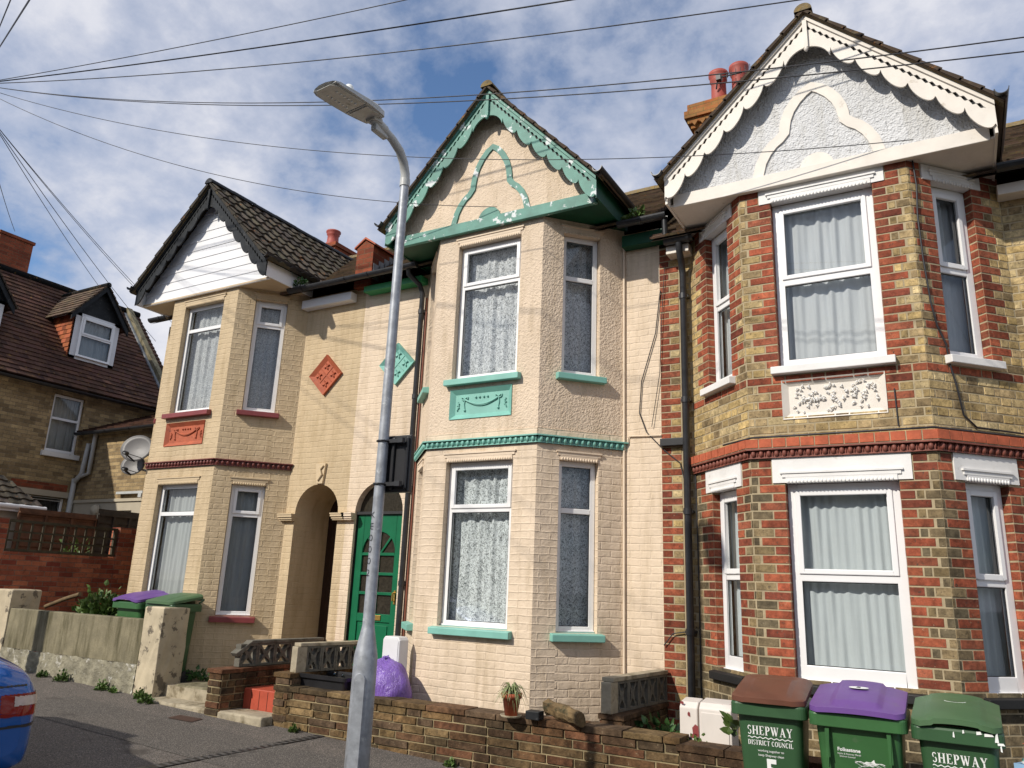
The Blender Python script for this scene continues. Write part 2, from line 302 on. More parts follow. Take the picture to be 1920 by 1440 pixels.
# ------------------------------------------------------------------ mesh helpers
WL = {}
class MB:
    def __init__(s): s.v = []; s.f = []; s.uv = []; s.c = []; s.m = []; s.sm = []
    def face(s, pts, uv=None, c=None, m=0, smooth=False):
        i = len(s.v); s.v += [tuple(p) for p in pts]; s.f.append(tuple(range(i, i+len(pts))))
        s.uv.append(uv); s.c.append(c); s.m.append(m); s.sm.append(smooth)
    def grid(s, rows, closed=False, c=None, m=0, smooth=True, uvs=None):
        """rows of points -> shared-vertex quads"""
        i0 = len(s.v); n = len(rows[0])
        for r in rows: s.v += [tuple(p) for p in r]
        for a in range(len(rows)-1):
            for b in range(n if closed else n-1):
                b2 = (b+1) % n
                s.f.append((i0+a*n+b, i0+a*n+b2, i0+(a+1)*n+b2, i0+(a+1)*n+b))
                s.uv.append([uvs[a][b], uvs[a][b2], uvs[a+1][b2], uvs[a+1][b]] if uvs else None)
                s.c.append(c); s.m.append(m); s.sm.append(smooth)
    def box(s, x0, x1, y0, y1, z0, z1, c=None, m=0, T=None):
        P = [Vector((x, y, z)) for x in (x0, x1) for y in (y0, y1) for z in (z0, z1)]
        if T: P = [T @ p for p in P]
        i = len(s.v); s.v += [tuple(p) for p in P]
        for q in ((0, 1, 3, 2), (4, 6, 7, 5), (0, 4, 5, 1), (2, 3, 7, 6), (0, 2, 6, 4), (1, 5, 7, 3)):
            s.f.append(tuple(i+k for k in q)); a = [P[k] for k in q]
            nn = (a[1]-a[0]).cross(a[2]-a[0])
            if abs(nn.z) >= max(abs(nn.x), abs(nn.y)): uv = [(p.x, p.y) for p in a]
            elif abs(nn.y) >= abs(nn.x): uv = [(p.x, p.z) for p in a]
            else: uv = [(p.y, p.z) for p in a]
            s.uv.append(uv); s.c.append(c); s.m.append(m); s.sm.append(False)
    def prism(s, poly, fr, d0, d1, c=None, m=0, cap=True):
        """poly [(a,b)], fr(a,b,d)->point"""
        A = [fr(a, b, d0) for a, b in poly]; B = [fr(a, b, d1) for a, b in poly]; n = len(poly)
        i = len(s.v); s.v += [tuple(p) for p in A+B]
        fs = [tuple(i+k for k in range(n))][:1 if cap else 0] + [tuple(i+n+k for k in range(n))][:1 if cap else 0] + [(i+k, i+(k+1) % n, i+n+(k+1) % n, i+n+k) for k in range(n)]
        for q in fs: s.f.append(q); s.uv.append(None); s.c.append(c); s.m.append(m); s.sm.append(False)
    def tube(s, pts, r, n=10, m=0, c=None, caps=True, smooth=True):
        pts = [Vector(p) for p in pts]; rs = r if hasattr(r, '__len__') else [r]*len(pts)
        rows = []; prev = None
        for k, p in enumerate(pts):
            d = (pts[min(k+1, len(pts)-1)]-pts[max(k-1, 0)]).normalized()
            if prev is None: a = d.orthogonal().normalized()
            else: a = (prev-d*prev.dot(d)).normalized()
            prev = a; b = d.cross(a)
            rows.append([p+(a*math.cos(2*math.pi*j/n)+b*math.sin(2*math.pi*j/n))*rs[k] for j in range(n)])
        s.grid(rows, True, c, m, smooth)
        if caps:
            s.face(rows[0][::-1], c=c, m=m); s.face(rows[-1], c=c, m=m)
    def lathe(s, prof, o, n=20, axis=Vector((0, 0, 1)), m=0, smooth=True):
        a = axis.orthogonal().normalized(); b = axis.cross(a); o = Vector(o)
        rows = [[o+axis*z+(a*math.cos(2*math.pi*j/n)+b*math.sin(2*math.pi*j/n))*r for j in range(n)] for r, z in prof]
        s.grid(rows, True, None, m, smooth)
    def blob(s, c, rx, ry=None, rz=None, n=8, rings=5, T=None, m=0, seed=None, amp=0):
        ry = ry or rx; rz = rz or rx; rows = []; rnd = random.Random(seed) if seed is not None else None
        for i in range(rings+1):
            th = math.pi*i/rings
            row = []
            for j in range(n):
                ph = 2*math.pi*j/n; k = 1+(rnd.uniform(-amp, amp) if rnd and 0 < i < rings else 0)
                p = Vector((rx*math.sin(th)*math.cos(ph)*k, ry*math.sin(th)*math.sin(ph)*k, rz*math.cos(th)*k))
                if T: p = T @ p
                row.append(Vector(c)+p)
            rows.append(row)
        s.grid(rows, True, None, m, True)
    def build(s, name, mats, parent=None, bevel=0, world=True, fixn=True):
        me = bpy.data.meshes.new(name); off = WL.get(parent.name, Vector((0, 0, 0))) if (parent and world) else Vector((0, 0, 0))
        me.from_pydata([(p[0]-off.x, p[1]-off.y, p[2]-off.z) for p in s.v], [], s.f)
        hasc = any(c is not None for c in s.c); U = []; Cc = []
        for fi, f in enumerate(s.f):
            uv = s.uv[fi]; cc = s.c[fi] or (1, 1, 1)
            for q in range(len(f)):
                U += uv[q] if uv else (0.0, 0.0)
                Cc += (cc[0], cc[1], cc[2], 1.0)
        me.uv_layers.new(name='UV'); me.uv_layers['UV'].data.foreach_set('uv', [float(x) for x in U])
        if hasc:
            me.color_attributes.new('Col', 'FLOAT_COLOR', 'CORNER'); me.color_attributes['Col'].data.foreach_set('color', [float(x) for x in Cc])
        me.polygons.foreach_set('material_index', s.m); me.polygons.foreach_set('use_smooth', s.sm)
        if not isinstance(mats, (list, tuple)): mats = [mats]
        for mm in mats: me.materials.append(M[mm] if isinstance(mm, str) else mm)
        if fixn:
            import bmesh
            bm = bmesh.new(); bm.from_mesh(me); bmesh.ops.remove_doubles(bm, verts=bm.verts, dist=1e-5) if bevel else None
            bmesh.ops.recalc_face_normals(bm, faces=bm.faces); bm.to_mesh(me); bm.free()
        me.update()
        o = bpy.data.objects.new(name, me); COL.objects.link(o)
        if parent: o.parent = parent
        if world: WL[o.name] = off
        if bevel:
            b = o.modifiers.new('bevel', 'BEVEL'); b.width = bevel; b.segments = 2; b.limit_method = 'ANGLE'; b.angle_limit = R(40); b.harden_normals = False
        return o
def tag(o, label=None, cat=None, group=None, kind=None):
    if label: o['label'] = label
    if cat: o['category'] = cat
    if group: o['group'] = group
    if kind: o['kind'] = kind
    return o
def thing(name, label, cat, loc=(0, 0, 0), rz=0, group=None):
    o = bpy.data.objects.new(name, None); COL.objects.link(o); o.location = loc; o.rotation_euler = (0, 0, rz)
    o.empty_display_size = .2; WL[o.name] = Vector(loc); return tag(o, label, cat, group)
def ray(u, v):
    return fwd + Rv*((u-960)/1432.76) - Uv*((v-720)/1432.76)
def at(u, v, x=None, y=None, z=None):
    r = ray(u, v); t = (x-CP.x)/r.x if x is not None else (y-CP.y)/r.y if y is not None else (z-CP.z)/r.z
    return CP + r*t
def gz(x, y=-1.35):
    x = max(-14, min(10, x)); return -.02-.033*(x+2.2)+.018*(max(-3.6, min(-1.2, y))+1.35)

# ------------------------------------------------------------------ wall pieces
def panel(mb, O, t, n, L, z0, z1, holes, u0=0, rev=.1, m=0, mr=0, c=None):
    """vertical wall from O along t, outward n; holes (s0,s1,za,zb)"""
    xs = sorted({0, L, *[h[0] for h in holes], *[h[1] for h in holes]}); zs = sorted({z0, z1, *[h[2] for h in holes], *[h[3] for h in holes]})
    P = lambda s, z, d=0: Vector((O[0]+t[0]*s-n[0]*d, O[1]+t[1]*s-n[1]*d, z))
    for a, b in zip(xs, xs[1:]):
        for p, q in zip(zs, zs[1:]):
            if any(h[0]-1e-6 <= a and b <= h[1]+1e-6 and h[2]-1e-6 <= p and q <= h[3]+1e-6 for h in holes): continue
            mb.face([P(a, p), P(b, p), P(b, q), P(a, q)], [(u0+a, p), (u0+b, p), (u0+b, q), (u0+a, q)], m=m, c=c)
    for a, b, p, q in holes:
        for A, B, ua, ub in (((a, p), (a, q), p, q), ((b, p), (b, q), p, q)):
            mb.face([P(*A), P(*B), P(*B, rev), P(*A, rev)], [(u0, ua), (u0, ub), (u0+rev, ub), (u0+rev, ua)], m=mr, c=c)
        for z in (p, q):
            mb.face([P(a, z), P(b, z), P(b, z, rev), P(a, z, rev)], [(a, 0), (b, 0), (b, rev), (a, rev)], m=mr, c=c)
STOCK = [(.48, .38, .20), (.44, .34, .17), (.38, .29, .14), (.46, .35, .16), (.26, .20, .11), (.50, .41, .23), (.40, .31, .17)]
REDS = [(.31, .084, .045), (.26, .070, .038), (.34, .100, .052), (.20, .056, .034), (.29, .095, .054)]
def lay(mb, O, t, n, L, z0, z1, holes, quoin=(True, True), stock=STOCK, red=REDS, redrows=(), jt=.010, proud=.004, rh=.075, edgeq=False, light=1.0, rnd=None, seed=3):
    rnd = random.Random(seed); T0 = Vector((t[0], t[1], 0)); N0 = Vector((n[0], n[1], 0)); O = Vector((O[0], O[1], 0))
    k0 = int(math.floor(z0/rh)); k1 = int(math.ceil(z1/rh))
    for k in range(k0, k1):
        za, zb = max(z0, k*rh+jt/2), min(z1, (k+1)*rh-jt/2)
        if zb-za < .012: continue
        zm = (za+zb)/2; blocks = [(0, L, False, False)]
        for h in holes:
            if h[2] < zm < h[3]:
                nb = []
                for a, b, qa, qb in blocks:
                    if h[1] <= a or h[0] >= b: nb.append((a, b, qa, qb)); continue
                    if h[0] > a: nb.append((a, h[0], qa, True))
                    if h[1] < b: nb.append((h[1], b, True, qb))
                blocks = nb
        for a, b, qa, qb in blocks:
            if edgeq and a == 0 and edgeq in ('L', 'B'): qa = True
            if edgeq and b == L and edgeq in ('R', 'B'): qb = True
            segs = []; lo, hi = a, b; W_ = b-a
            ql = .215 if k % 2 else .105
            if qa and W_ > .12: segs.append((lo, min(lo+ql, hi), 'r')); lo = segs[-1][1]+jt
            ql2 = (.105 if (k % 2 == 0) else .215)
            if qb and hi-lo > .10: segs.append((max(hi-ql2, lo), hi, 'r')); hi = segs[-1][0]-jt
            # fill flemish
            s = lo; per = .3375; ph = (k % 2)*per/2; j = 0
            edges = []
            x = math.floor((lo-ph)/per)*per+ph
            while x < hi:
                edges += [(x, x+.215), (x+.225, x+.3275)]; x += per
            for e0, e1 in edges:
                e0c, e1c = max(e0, lo), min(e1, hi)
                if e1c-e0c > .02: segs.append((e0c, e1c, 'rr' if k in redrows else 's'))
                elif e1c-e0c > 0 and segs: pass
            for s0, s1, kind in segs:
                if s1-s0 < .015: continue
                pal = red if kind != 's' else stock
                c = pal[rnd.randrange(len(pal))]; f = rnd.uniform(.8, 1.18)*light; c = tuple(q*f for q in c)
                pr = proud+rnd.uniform(-.0015, .002); jz = rnd.uniform(-.0015, .0015)
                P = [O+T0*s+Vector((0, 0, z+jz))+N0*d for d in (-.003, pr) for s, z in ((s0, za), (s1, za), (s1, zb), (s0, zb))]
                q = [O+T0*s+Vector((0, 0, z+jz))+N0*pr for s, z in ((s0+.003, za+.003), (s1-.003, za+.003), (s1-.003, zb-.003), (s0+.003, zb-.003))]
                mb.face(q, [(s0, za), (s1, za), (s1, zb), (s0, zb)], c)
                A = P[:4]
                for i in range(4):
                    mb.face([A[i], A[(i+1) % 4], q[(i+1) % 4], q[i]], None, c)

def tile_roof(mb, base, uvec, vvec, nrm, L, Sl, course=.3, tw=.3, amp=.022, lift=.028, left=None, right=None, col=1.0, seed=1, roll=True):
    """base corner; u along eave, v up slope. left/right: fn(v)->u limits"""
    rnd = random.Random(seed); rows = int(math.ceil(Sl/course)); base = Vector(base)
    step = tw/6 if roll else tw
    for r in range(rows):
        v0 = r*course; v1 = min(Sl, v0+course+.02)
        ua = left(v0+course/2) if left else 0; ub = right(v0+course/2) if right else L
        if ub-ua < .02: continue
        off = 0 if roll else (r % 2)*tw/2
        us = [ua]; x = math.floor((ua-off)/step)*step+off+step
        while x < ub-.003: us.append(x); x += step
        us.append(ub)
        tc_ = {}
        jr = rnd.uniform(-.003, .003)
        def hgt(u):
            if roll:
                q = ((u-off)/tw) % 1; return amp*(math.sin(q*2*math.pi)*.5+.5) if q < .98 else 0
            return 0
        for a, b in zip(us, us[1:]):
            ti = int(((a+b)/2-off)/tw)
            if ti not in tc_: g = rnd.uniform(.6, 1.4)*col; tc_[ti] = ((g, g*rnd.uniform(.92, 1.05), g*rnd.uniform(.85, 1.05)), rnd.uniform(0, .006))
            c, jl = tc_[ti]
            ha, hb = hgt(a), hgt(b)
            if roll and abs(ha-hb) > amp*.9: pass
            f = lambda u, v, h: base+uvec*u+vvec*v+nrm*h
            li = lift+jl+jr
            mb.face([f(a, v0, ha+li), f(b, v0, hb+li), f(b, v1, hb+.004), f(a, v1, ha+.004)], None, c)
            mb.face([f(a, v0, -.004), f(b, v0, -.004), f(b, v0, hb+li), f(a, v0, ha+li)], None, c)
        for u in (ua, ub):
            g = (.6*col,)*3
            mb.face([base+uvec*u+vvec*v0-nrm*.016, base+uvec*u+vvec*v1-nrm*.016, base+uvec*u+vvec*v1+nrm*.006, base+uvec*u+vvec*v0+nrm*(lift+.006)], None, g)

def window(house, O, t, n, s0, s1, z0, z1, trans, curtain, glass='glass', rev=.075, style=0, name='window', opentop=True, fold=5.0, seed=0, label=None, fw=.055, amp=.030, fb=0):
    """UPVC frame standing in the opening; pane and curtain are its children"""
    O = Vector((O[0], O[1], 0)); t = Vector((t[0], t[1], 0)); n = Vector((n[0], n[1], 0))
    T = Matrix(((t.x, n.x, 0, O.x), (t.y, n.y, 0, O.y), (0, 0, 1, 0), (0, 0, 0, 1)))
    zt = z1-(z1-z0)*trans; d0, d1 = -rev-.05, -rev
    mb = MB()
    def bx(a, b, p, q, e0=d0, e1=d1): mb.box(a, b, e0, e1, p, q, T=T)
    bx(s0, s0+fw, z0, z1); bx(s1-fw, s1, z0, z1); bx(s0+fw, s1-fw, z1-fw, z1); bx(s0+fw, s1-fw, z0, z0+fw+fb)
    bx(s0+fw, s1-fw, zt-fw/2, zt+fw/2)
    def sash(a, b, p, q, w=.042, e=.014):
        for g in ((a, a+w, p, q), (b-w, b, p, q), (a+w, b-w, q-w, q), (a+w, b-w, p, p+w)): bx(*g, d1-.02, d1+e)
    i = fw-.012
    if opentop: sash(s0+i, s1-i, zt+fw/2-.012, z1-i)
    if style: sash(s0+i, s1-i, z0+i, zt-fw/2+.004, .022, .006)
    bx(s0-.0, s1, z0+.001, z0+.018, d1-.03, d1+.02)
    f = mb.build(name, 'upvc', house, bevel=.006)
    if label: f['label'] = label
    for p, q in ((z0+fw+fb, zt-fw/2), (zt+fw/2, z1-fw)):
        g = MB(); g.face([T @ Vector(c_) for c_ in ((s0+fw-.004, d1-.026, p), (s1-fw+.004, d1-.026, p), (s1-fw+.004, d1-.026, q), (s0+fw-.004, d1-.026, q))]); g.build('pane', glass, f, fixn=False)
        # black gasket line
        gk = MB()
        w = .006; a, b = (s0+fw, s1-fw)
        k = .024 if (p > z0+fw+fb+.01 and opentop) or style else 0
        if k: a += k*.9; b -= k*.9; p2 = p+.022*.9; q2 = q-.022*.9
        else: p2, q2 = p, q
        for h in ((a, a+w, p2, q2), (b-w, b, p2, q2), (a+w, b-w, p2, p2+w), (a+w, b-w, q2-w, q2)): gk.box(h[0], h[1], d1-.022, d1-.016, h[2], h[3], T=T)
        gk.build('gasket', 'black_plastic', f)
    # curtain
    rnd = random.Random(seed); cm_ = MB(); nx = int((s1-s0)*110); rows = []; uvs = []
    ph = [rnd.uniform(0, 6.3) for _ in range(5)]
    for r in range(9):
        z = z0+.02+(z1-z0-.03)*r/8; row = []; uv = []
        for i_ in range(nx+1):
            s = s0+.01+(s1-s0-.02)*i_/nx; q = (s-s0)
            sp = 1-.25*(1-r/8)
            w_ = (.35+1.0*abs(math.sin(q*2.1+ph[4]+r*.10)))*math.sin((q+.018*(r-4)*math.sin(ph[3]+q*5))*fold*2*math.pi*1.0+ph[0]+.9*math.sin(q*7+ph[1])+(.5*math.sin(r*.5+ph[2])))*.5+.32*math.sin(q*fold*2*math.pi*2.3+ph[3])+.2*math.sin(q*fold*12+ph[4])
            row.append(T @ Vector((s, d0-.062+amp*w_*sp, z))); uv.append((s*1.35, z))
        rows.append(row); uvs.append(uv)
    cm_.grid(rows, uvs=uvs); cm_.build('curtain', curtain, f)
    bk = MB(); bk.box(s0-.03, s1+.03, d0-.20, d0-.18, z0-.02, z1+.02, T=T); bk.build('room_shade_board', 'interior', f)  # dark board stands in for the unlit room behind the curtain
    return f

def sill(house, O, t, n, s0, s1, z, mat, proj=.07, h=.085, ov=.06, label=None):
    T = Matrix(((t[0], n[0], 0, O[0]), (t[1], n[1], 0, O[1]), (0, 0, 1, 0), (0, 0, 0, 1)))
    mb = MB(); fr = lambda a, b, d: T @ Vector((d, a, b))
    mb.prism([(-.085, z+.004), (proj, z-.018), (proj, z-h), (-.02, z-h)], fr, s0-ov, s1+ov)
    return mb.build('sill', mat, house, bevel=.006)
def lintel(house, O, t, n, s0, s1, z, mat, white=False, top=None):
    """moulded head: fillet with dropped ends over a row of scallops"""
    T = Matrix(((t[0], n[0], 0, O[0]), (t[1], n[1], 0, O[1]), (0, 0, 1, 0), (0, 0, 0, 1))); mb = MB()
    if white: mb.box(s0-.10, s1+.10, -.02, .014, z, top, T=T)
    b0 = .014 if white else 0
    mb.box(s0+.01, s1-.01, -.07, b0+.010, z-.002, z+.045, T=T)
    mb.box(s0-.035, s1+.035, -.01, b0+.022, z+.078, z+.094, T=T)
    mb.box(s0-.02, s1+.02, -.01, b0+.012, z+.045, z+.078, T=T)
    x = s0+.02
    while x < s1-.03:
        mb.blob(T @ Vector((x+.012, b0+.006, z+.008)), .0125, .016, .020, 6, 4); x += .030
    return mb.build('lintel_moulding', mat, house)
def plaque(house, cx, y, z0, z1, hw, m1, kind):
    mb = MB(); O = (cx, y, 0); fr = lambda a, b, d: Vector((cx+a, y-d, b)); w = .055
    # splayed frame
    o = [(-hw, z0), (hw, z0), (hw, z1), (-hw, z1)]; i = [(-hw+w, z0+w), (hw-w, z0+w), (hw-w, z1-w), (-hw+w, z1-w)]
    for k in range(4):
        k2 = (k+1) % 4; mb.face([fr(*o[k], .012), fr(*o[k2], .012), fr(*i[k2], -.03), fr(*i[k], -.03)])
        mb.face([fr(*o[k], -.02), fr(*o[k2], -.02), fr(*o[k2], .012), fr(*o[k], .012)])
    mb.face([fr(*p, -.03) for p in i])
    mb.build('plaque', m1, house)
    rl_ = MB(); w2 = hw-w; h2 = (z1-z0)/2-w; zc = (z0+z1)/2
    def P(a, b, d=-.022): return fr(a*w2, zc+b*h2, d)
    if kind == 'swag':
        for off, r in ((0, .012), (.11, .007)):
            rl_.tube([P(x, -.55*(1-(x/.62)**2)+.45-off*(1-(x/.62)**2)) for x in [-.62+1.24*k/14 for k in range(15)]], r, 6)
        for sx in (-1, 1):
            for a0 in (-1, 1):
                rl_.tube([P(sx*.64+a0*.16*math.sin(q)*abs(math.cos(q/2)), .55+.28*math.sin(q*2)*.6) for q in [k*math.pi/6 for k in range(7)]], .007, 5)
            rl_.tube([P(sx*.64, .5), P(sx*.66, 0), P(sx*.63, -.55)], .007, 5)
            rl_.tube([P(sx*.9, .3), P(sx*.86, -.1), P(sx*.93, -.6)], .006, 5)
            rl_.blob(P(sx*.63, -.6), .014)
            for q in range(4): rl_.blob(P(sx*(.86+.05*(q % 2)), .1-.2*q), .009)
        for q in (-.22, -.08, .08, .22): rl_.blob(P(q, .62), .013)
    else:
        rq = random.Random(5)
        for q in range(3):
            cx_ = -.66+.66*q
            for a in range(30):
                A = rq.uniform(0, 6.28); rr_ = math.sqrt(rq.random()); px, pz = cx_+.29*rr_*math.cos(A), .92*rr_*math.sin(A); B = A+rq.uniform(.4, 1.6)*(1 if a % 2 else -1)
                rl_.tube([P(px, pz, -.024), P(px+.05*math.cos(B), pz+.16*math.sin(B), -.006), P(px+.085*math.cos(B+.7), pz+.22*math.sin(B+.9), -.022)], [.004, .009, .003], 5)
            for a in range(5): A = a*1.257; rl_.blob(P(cx_+.05*math.cos(A), .2*math.sin(A), -.012), .008)
            rl_.blob(P(cx_, 0, -.008), .011)
    rl_.build('plaque_relief', m1 if kind == 'swag' else 'whitepaint', house)
def diamond(house, cx, cz, r, mat):
    mb = MB(); fr = lambda a, b, d: Vector((cx+a, -d, cz+b)); rx = r[0]; rz = r[1]
    o = [(-rx, 0), (0, -rz), (rx, 0), (0, rz)]; k_ = .72; i = [(a*k_, b*k_) for a, b in o]
    for k in range(4):
        k2 = (k+1) % 4; mb.face([fr(*o[k], .040), fr(*o[k2], .040), fr(*i[k2], .006), fr(*i[k], .006)]); mb.face([fr(*o[k], -.01), fr(*o[k2], -.01), fr(*o[k2], .040), fr(*o[k], .040)])
    mb.face([fr(*p, .006) for p in i])
    for u in (-.33, .33):
        for v in (-.33, .33):
            a = (u-v)*rx*k_/1; b = (u+v)*rz*k_/1
            for q in range(4):
                A = q*math.pi/2+.4
                mb.tube([fr(a*.9+.012*math.cos(A), b*.9+.012*math.sin(A), .008), fr(a*.9+.05*math.cos(A), b*.9+.05*math.sin(A), .022)], [.014, .008], 5)
            mb.blob(fr(a*.9, b*.9, .012), .014)
    mb.tube([fr(-rx*k_*.5, -rz*k_*.5, .008), fr(rx*k_*.5, rz*k_*.5, .008)], .006, 4); mb.tube([fr(rx*k_*.5, -rz*k_*.5, .008), fr(-rx*k_*.5, rz*k_*.5, .008)], .006, 4)
    return mb.build('diamond_tile', mat, house)
def beads(house, pts, z, mat, r=.034, sp=.066, base='mortar', proj=.05, name='string_course', h=.085):
    """egg moulding following polyline pts (x,y) on a backing band"""
    mb = MB()
    for (a, b) in zip(pts, pts[1:]):
        a = Vector((*a, 0)); b = Vector((*b, 0)); L = (b-a).length; t = (b-a)/L; n = Vector((t.y, -t.x, 0))
        T = Matrix(((t.x, n.x, 0, a.x), (t.y, n.y, 0, a.y), (0, 0, 1, 0), (0, 0, 0, 1)))
        mb.box(-.0, L, -.02, proj*.45, z-h, z-.012, T=T); mb.box(-.025, L+.025, -.02, proj+.006, z-.014, z, T=T); mb.box(-.01, L+.01, -.02, proj*.6, z-h, z-h+.010, T=T)
        k = int(L/sp); 
        for q in range(k):
            s = (q+.5)*L/k
            mb.blob(T @ Vector((s, proj*.45+.004, z-h/2-.002)), .022, r*.75, r, 8, 5, T=T.to_3x3().to_4x4())
            mb.blob(T @ Vector((s+L/k/2, proj*.45, z-h/2)), .006, .016, r*.9, 5, 4, T=T.to_3x3().to_4x4())
    return mb.build(name, mat, house)
def soffit_shape(mb, cx, gw, y0, z, th=.03): mb.box(cx-gw, cx+gw, y0, -.001, z, z+th)

def gable(house, cx, dz, style):
    """style: wall, barge, beam, soffit, roof materials"""
    d = .7302; zb = 5.505+dz; gw = 1.40; yf = -d-.185; yg = -d-.022; sl_, zt0 = ((1.03, 7.165) if style[0] == 'board' else (1.065, 7.24) if dz == 0 else (.975, 6.90))
    ztop = lambda x: zt0-sl_*abs(x)
    wall, barge, beam, soff, fas, roofm = style
    # gable wall
    mb = MB()
    if wall == 'board':
        z = zb+.02; k = 0
        while z < zt0-.14:
            z2 = min(z+.145, zt0-.08); xa = (zt0-.06-z)/sl_; xb = max(.01, (zt0-.06-z2)/sl_)
            xa = min(xa, gw-.02); xb = min(xb, gw-.02)
            mb.face([(cx-xa, yg-.013, z), (cx+xa, yg-.013, z), (cx+xb, yg-.004, z2), (cx-xb, yg-.004, z2)])
            mb.face([(cx-xa, yg-.013, z), (cx+xa, yg-.013, z), (cx+xa, yg, z), (cx-xa, yg, z)]); z = z2
        mb.box(cx-gw+.04, cx+gw-.04, yg-.03, yg, zb-.012, zb+.02)
        mb.build('gable_boarding', 'board', house)
    else:
        n = 24; pts = [(cx-gw+.03, zb), (cx+gw-.03, zb), (cx+gw-.03, ztop(gw-.03)), (cx, zt0-.02), (cx-gw+.03, ztop(gw-.03))]
        mb.face([(x, yg, z) for x, z in pts], [(x, z) for x, z in pts]); mb.build('gable_wall', wall, house)
        # trefoil moulding
        tp = [(-.51, 5.60), (-.47, 5.76), (-.42, 5.86), (-.36, 5.935), (-.30, 5.98), (-.255, 6.04), (-.247, 6.12), (-.235, 6.2), (-.20, 6.31), (-.14, 6.42), (-.07, 6.505)]
        k = 1; tp = [(x*k, z-5.505+zb+.01) for x, z in tp]; full = tp+[(0, 6.562-5.505+zb)]+[(-x, z) for x, z in tp[::-1]]
        if abs(dz) > .1: full = [(x*1.06, z if z < zb+.5 else zb+.5+(z-zb-.5)*.84) for x, z in full]
        cxm, czm = 0, zb+.35
        tr = MB(); A = []; B = []
        for q, (x, z) in enumerate(full):
            p0 = full[max(q-1, 0)]; p1 = full[min(q+1, len(full)-1)]; tx, tz = p1[0]-p0[0], p1[1]-p0[1]; l = math.hypot(tx, tz) or 1
            nx_, nz_ = -tz/l, tx/l
            w = .072 if abs(dz) < .1 else .098
            A.append((x-nx_*w*.5, z-nz_*w*.5)); B.append((x+nx_*w*.5, z+nz_*w*.5))
        for q in range(len(full)-1):
            a0, a1, b0, b1 = A[q], A[q+1], B[q], B[q+1]
            F = lambda p, e: (cx+p[0], yg-e, p[1])
            tr.face([F(a0, .018), F(a1, .018), F(b1, .018), F(b0, .018)]); tr.face([F(a0, 0), F(a1, 0), F(a1, .018), F(a0, .018)]); tr.face([F(b0, 0), F(b1, 0), F(b1, .018), F(b0, .018)])
        n = 14
        disc = [(.15*math.cos(q*math.pi/n), zb+.10+.15*math.sin(q*math.pi/n)) for q in range(n+1)]
        tr.build('trefoil_moulding', beam, house); tr = MB(); tr.prism(disc, lambda a, b, e: Vector((cx+a, yg-e, b)), 0, .02); tr.build('half_round_boss', beam, house)
        bm_ = MB(); bm_.box(cx-gw+.03, cx+gw-.03, yg-.052, yg, zb-.022, zb+.115); 
        bm_.build('gable_beam', beam, house, bevel=.006)
    # bargeboard with pierced zigzag and scallops
    mb = MB(); th = .018
    mcap = MB()
    for sg in (-1, 1):
        n = 168; Xs = [.0+gw*1.015*k/n for k in range(n+1)]; per = .2; pz = .054
        cols = []
        for x in Xs:
            zt = ztop(x); w = abs(((x/pz) % 1)-.5)*2; w = (1-w)*.027
            mid = zt-.110
            if x < .21:
                q = x/.21; bot = zt-.20-(.34-.20)*0-.13*(1-math.sqrt(max(0, 1-(1-q)**2)))*0-(.07*math.sin(q*math.pi))
                bot = zt0-.345+0-(.215*(1-math.sqrt(max(0, 1-q**2))))
                bot = min(bot, zt-.20)
            else:
                q = ((x-.21) % per)/per; bot = zt-.195-.115*math.sqrt(max(0, 1-(2*q-1)**2))
            if x > gw*.97: w = 0
            cols.append((x, zt-.012, mid+w, mid-w, bot))
        for a, b in zip(cols, cols[1:]):
            for (i0, i1) in ((1, 2), (3, 4)):
                q = [(cx+sg*a[0], a[i0]), (cx+sg*b[0], b[i0]), (cx+sg*b[0], b[i1]), (cx+sg*a[0], a[i1])]
                mb.face([(x, yf, z) for x, z in q]); mb.face([(x, yf+th, z) for x, z in q])
                for j in ((0, 1), (2, 3)): mb.face([(q[j[0]][0], yf, q[j[0]][1]), (q[j[1]][0], yf, q[j[1]][1]), (q[j[1]][0], yf+th, q[j[1]][1]), (q[j[0]][0], yf+th, q[j[0]][1])])
        e = cols[-1]; mb.face([(cx+sg*e[0], yf, e[1]), (cx+sg*e[0], yf+th, e[1]), (cx+sg*e[0], yf+th, e[4]), (cx+sg*e[0], yf, e[4])])
        # top capping fillet
        fr = lambda a, b, dd: Vector((cx+sg*a, dd, b))
        mb.prism([(0, zt0+.004), (gw*1.015, ztop(gw*1.015)+.004), (gw*1.015, ztop(gw*1.015)-.040), (0, zt0-.040)], fr, yf-.018, yf)
    bk = MB()
    for sg in (-1, 1):
        bk.prism([(.01, zt0-.075), (gw*.985, ztop(gw*.985)-.065), (gw*.985, ztop(gw*.985)-.150), (.01, zt0-.16)], lambda a, b, dd: Vector((cx+sg*a, dd, b)), yf+th+.006, yf+th+.014)
    bk.build('bargeboard_backing', 'black_timber', house)  # black stands in for the shade inside the pierced holes
    mb.box(cx-.02, cx+.02, yf-.03, yf, zt0-.36, zt0-.06)
    mb.blob((cx, yf-.014, zt0-.37), .022, .02, .035)
    mb.build('bargeboard', barge, house)
    # soffit, side fascias
    mb = MB(); mb.box(cx-gw, cx+gw, yg-.034, -.003, zb-.006, zb+.016)
    mb.build('soffit', soff, house)
    for sg in (-1, 1):
        mb = MB(); x0, x1 = sorted((cx+sg*gw, cx+sg*(gw+.022))); mb.box(x0, x1, yf+th+.002, .0, zb-.02, ztop(gw)+.0); mb.build('side_fascia', fas, house)
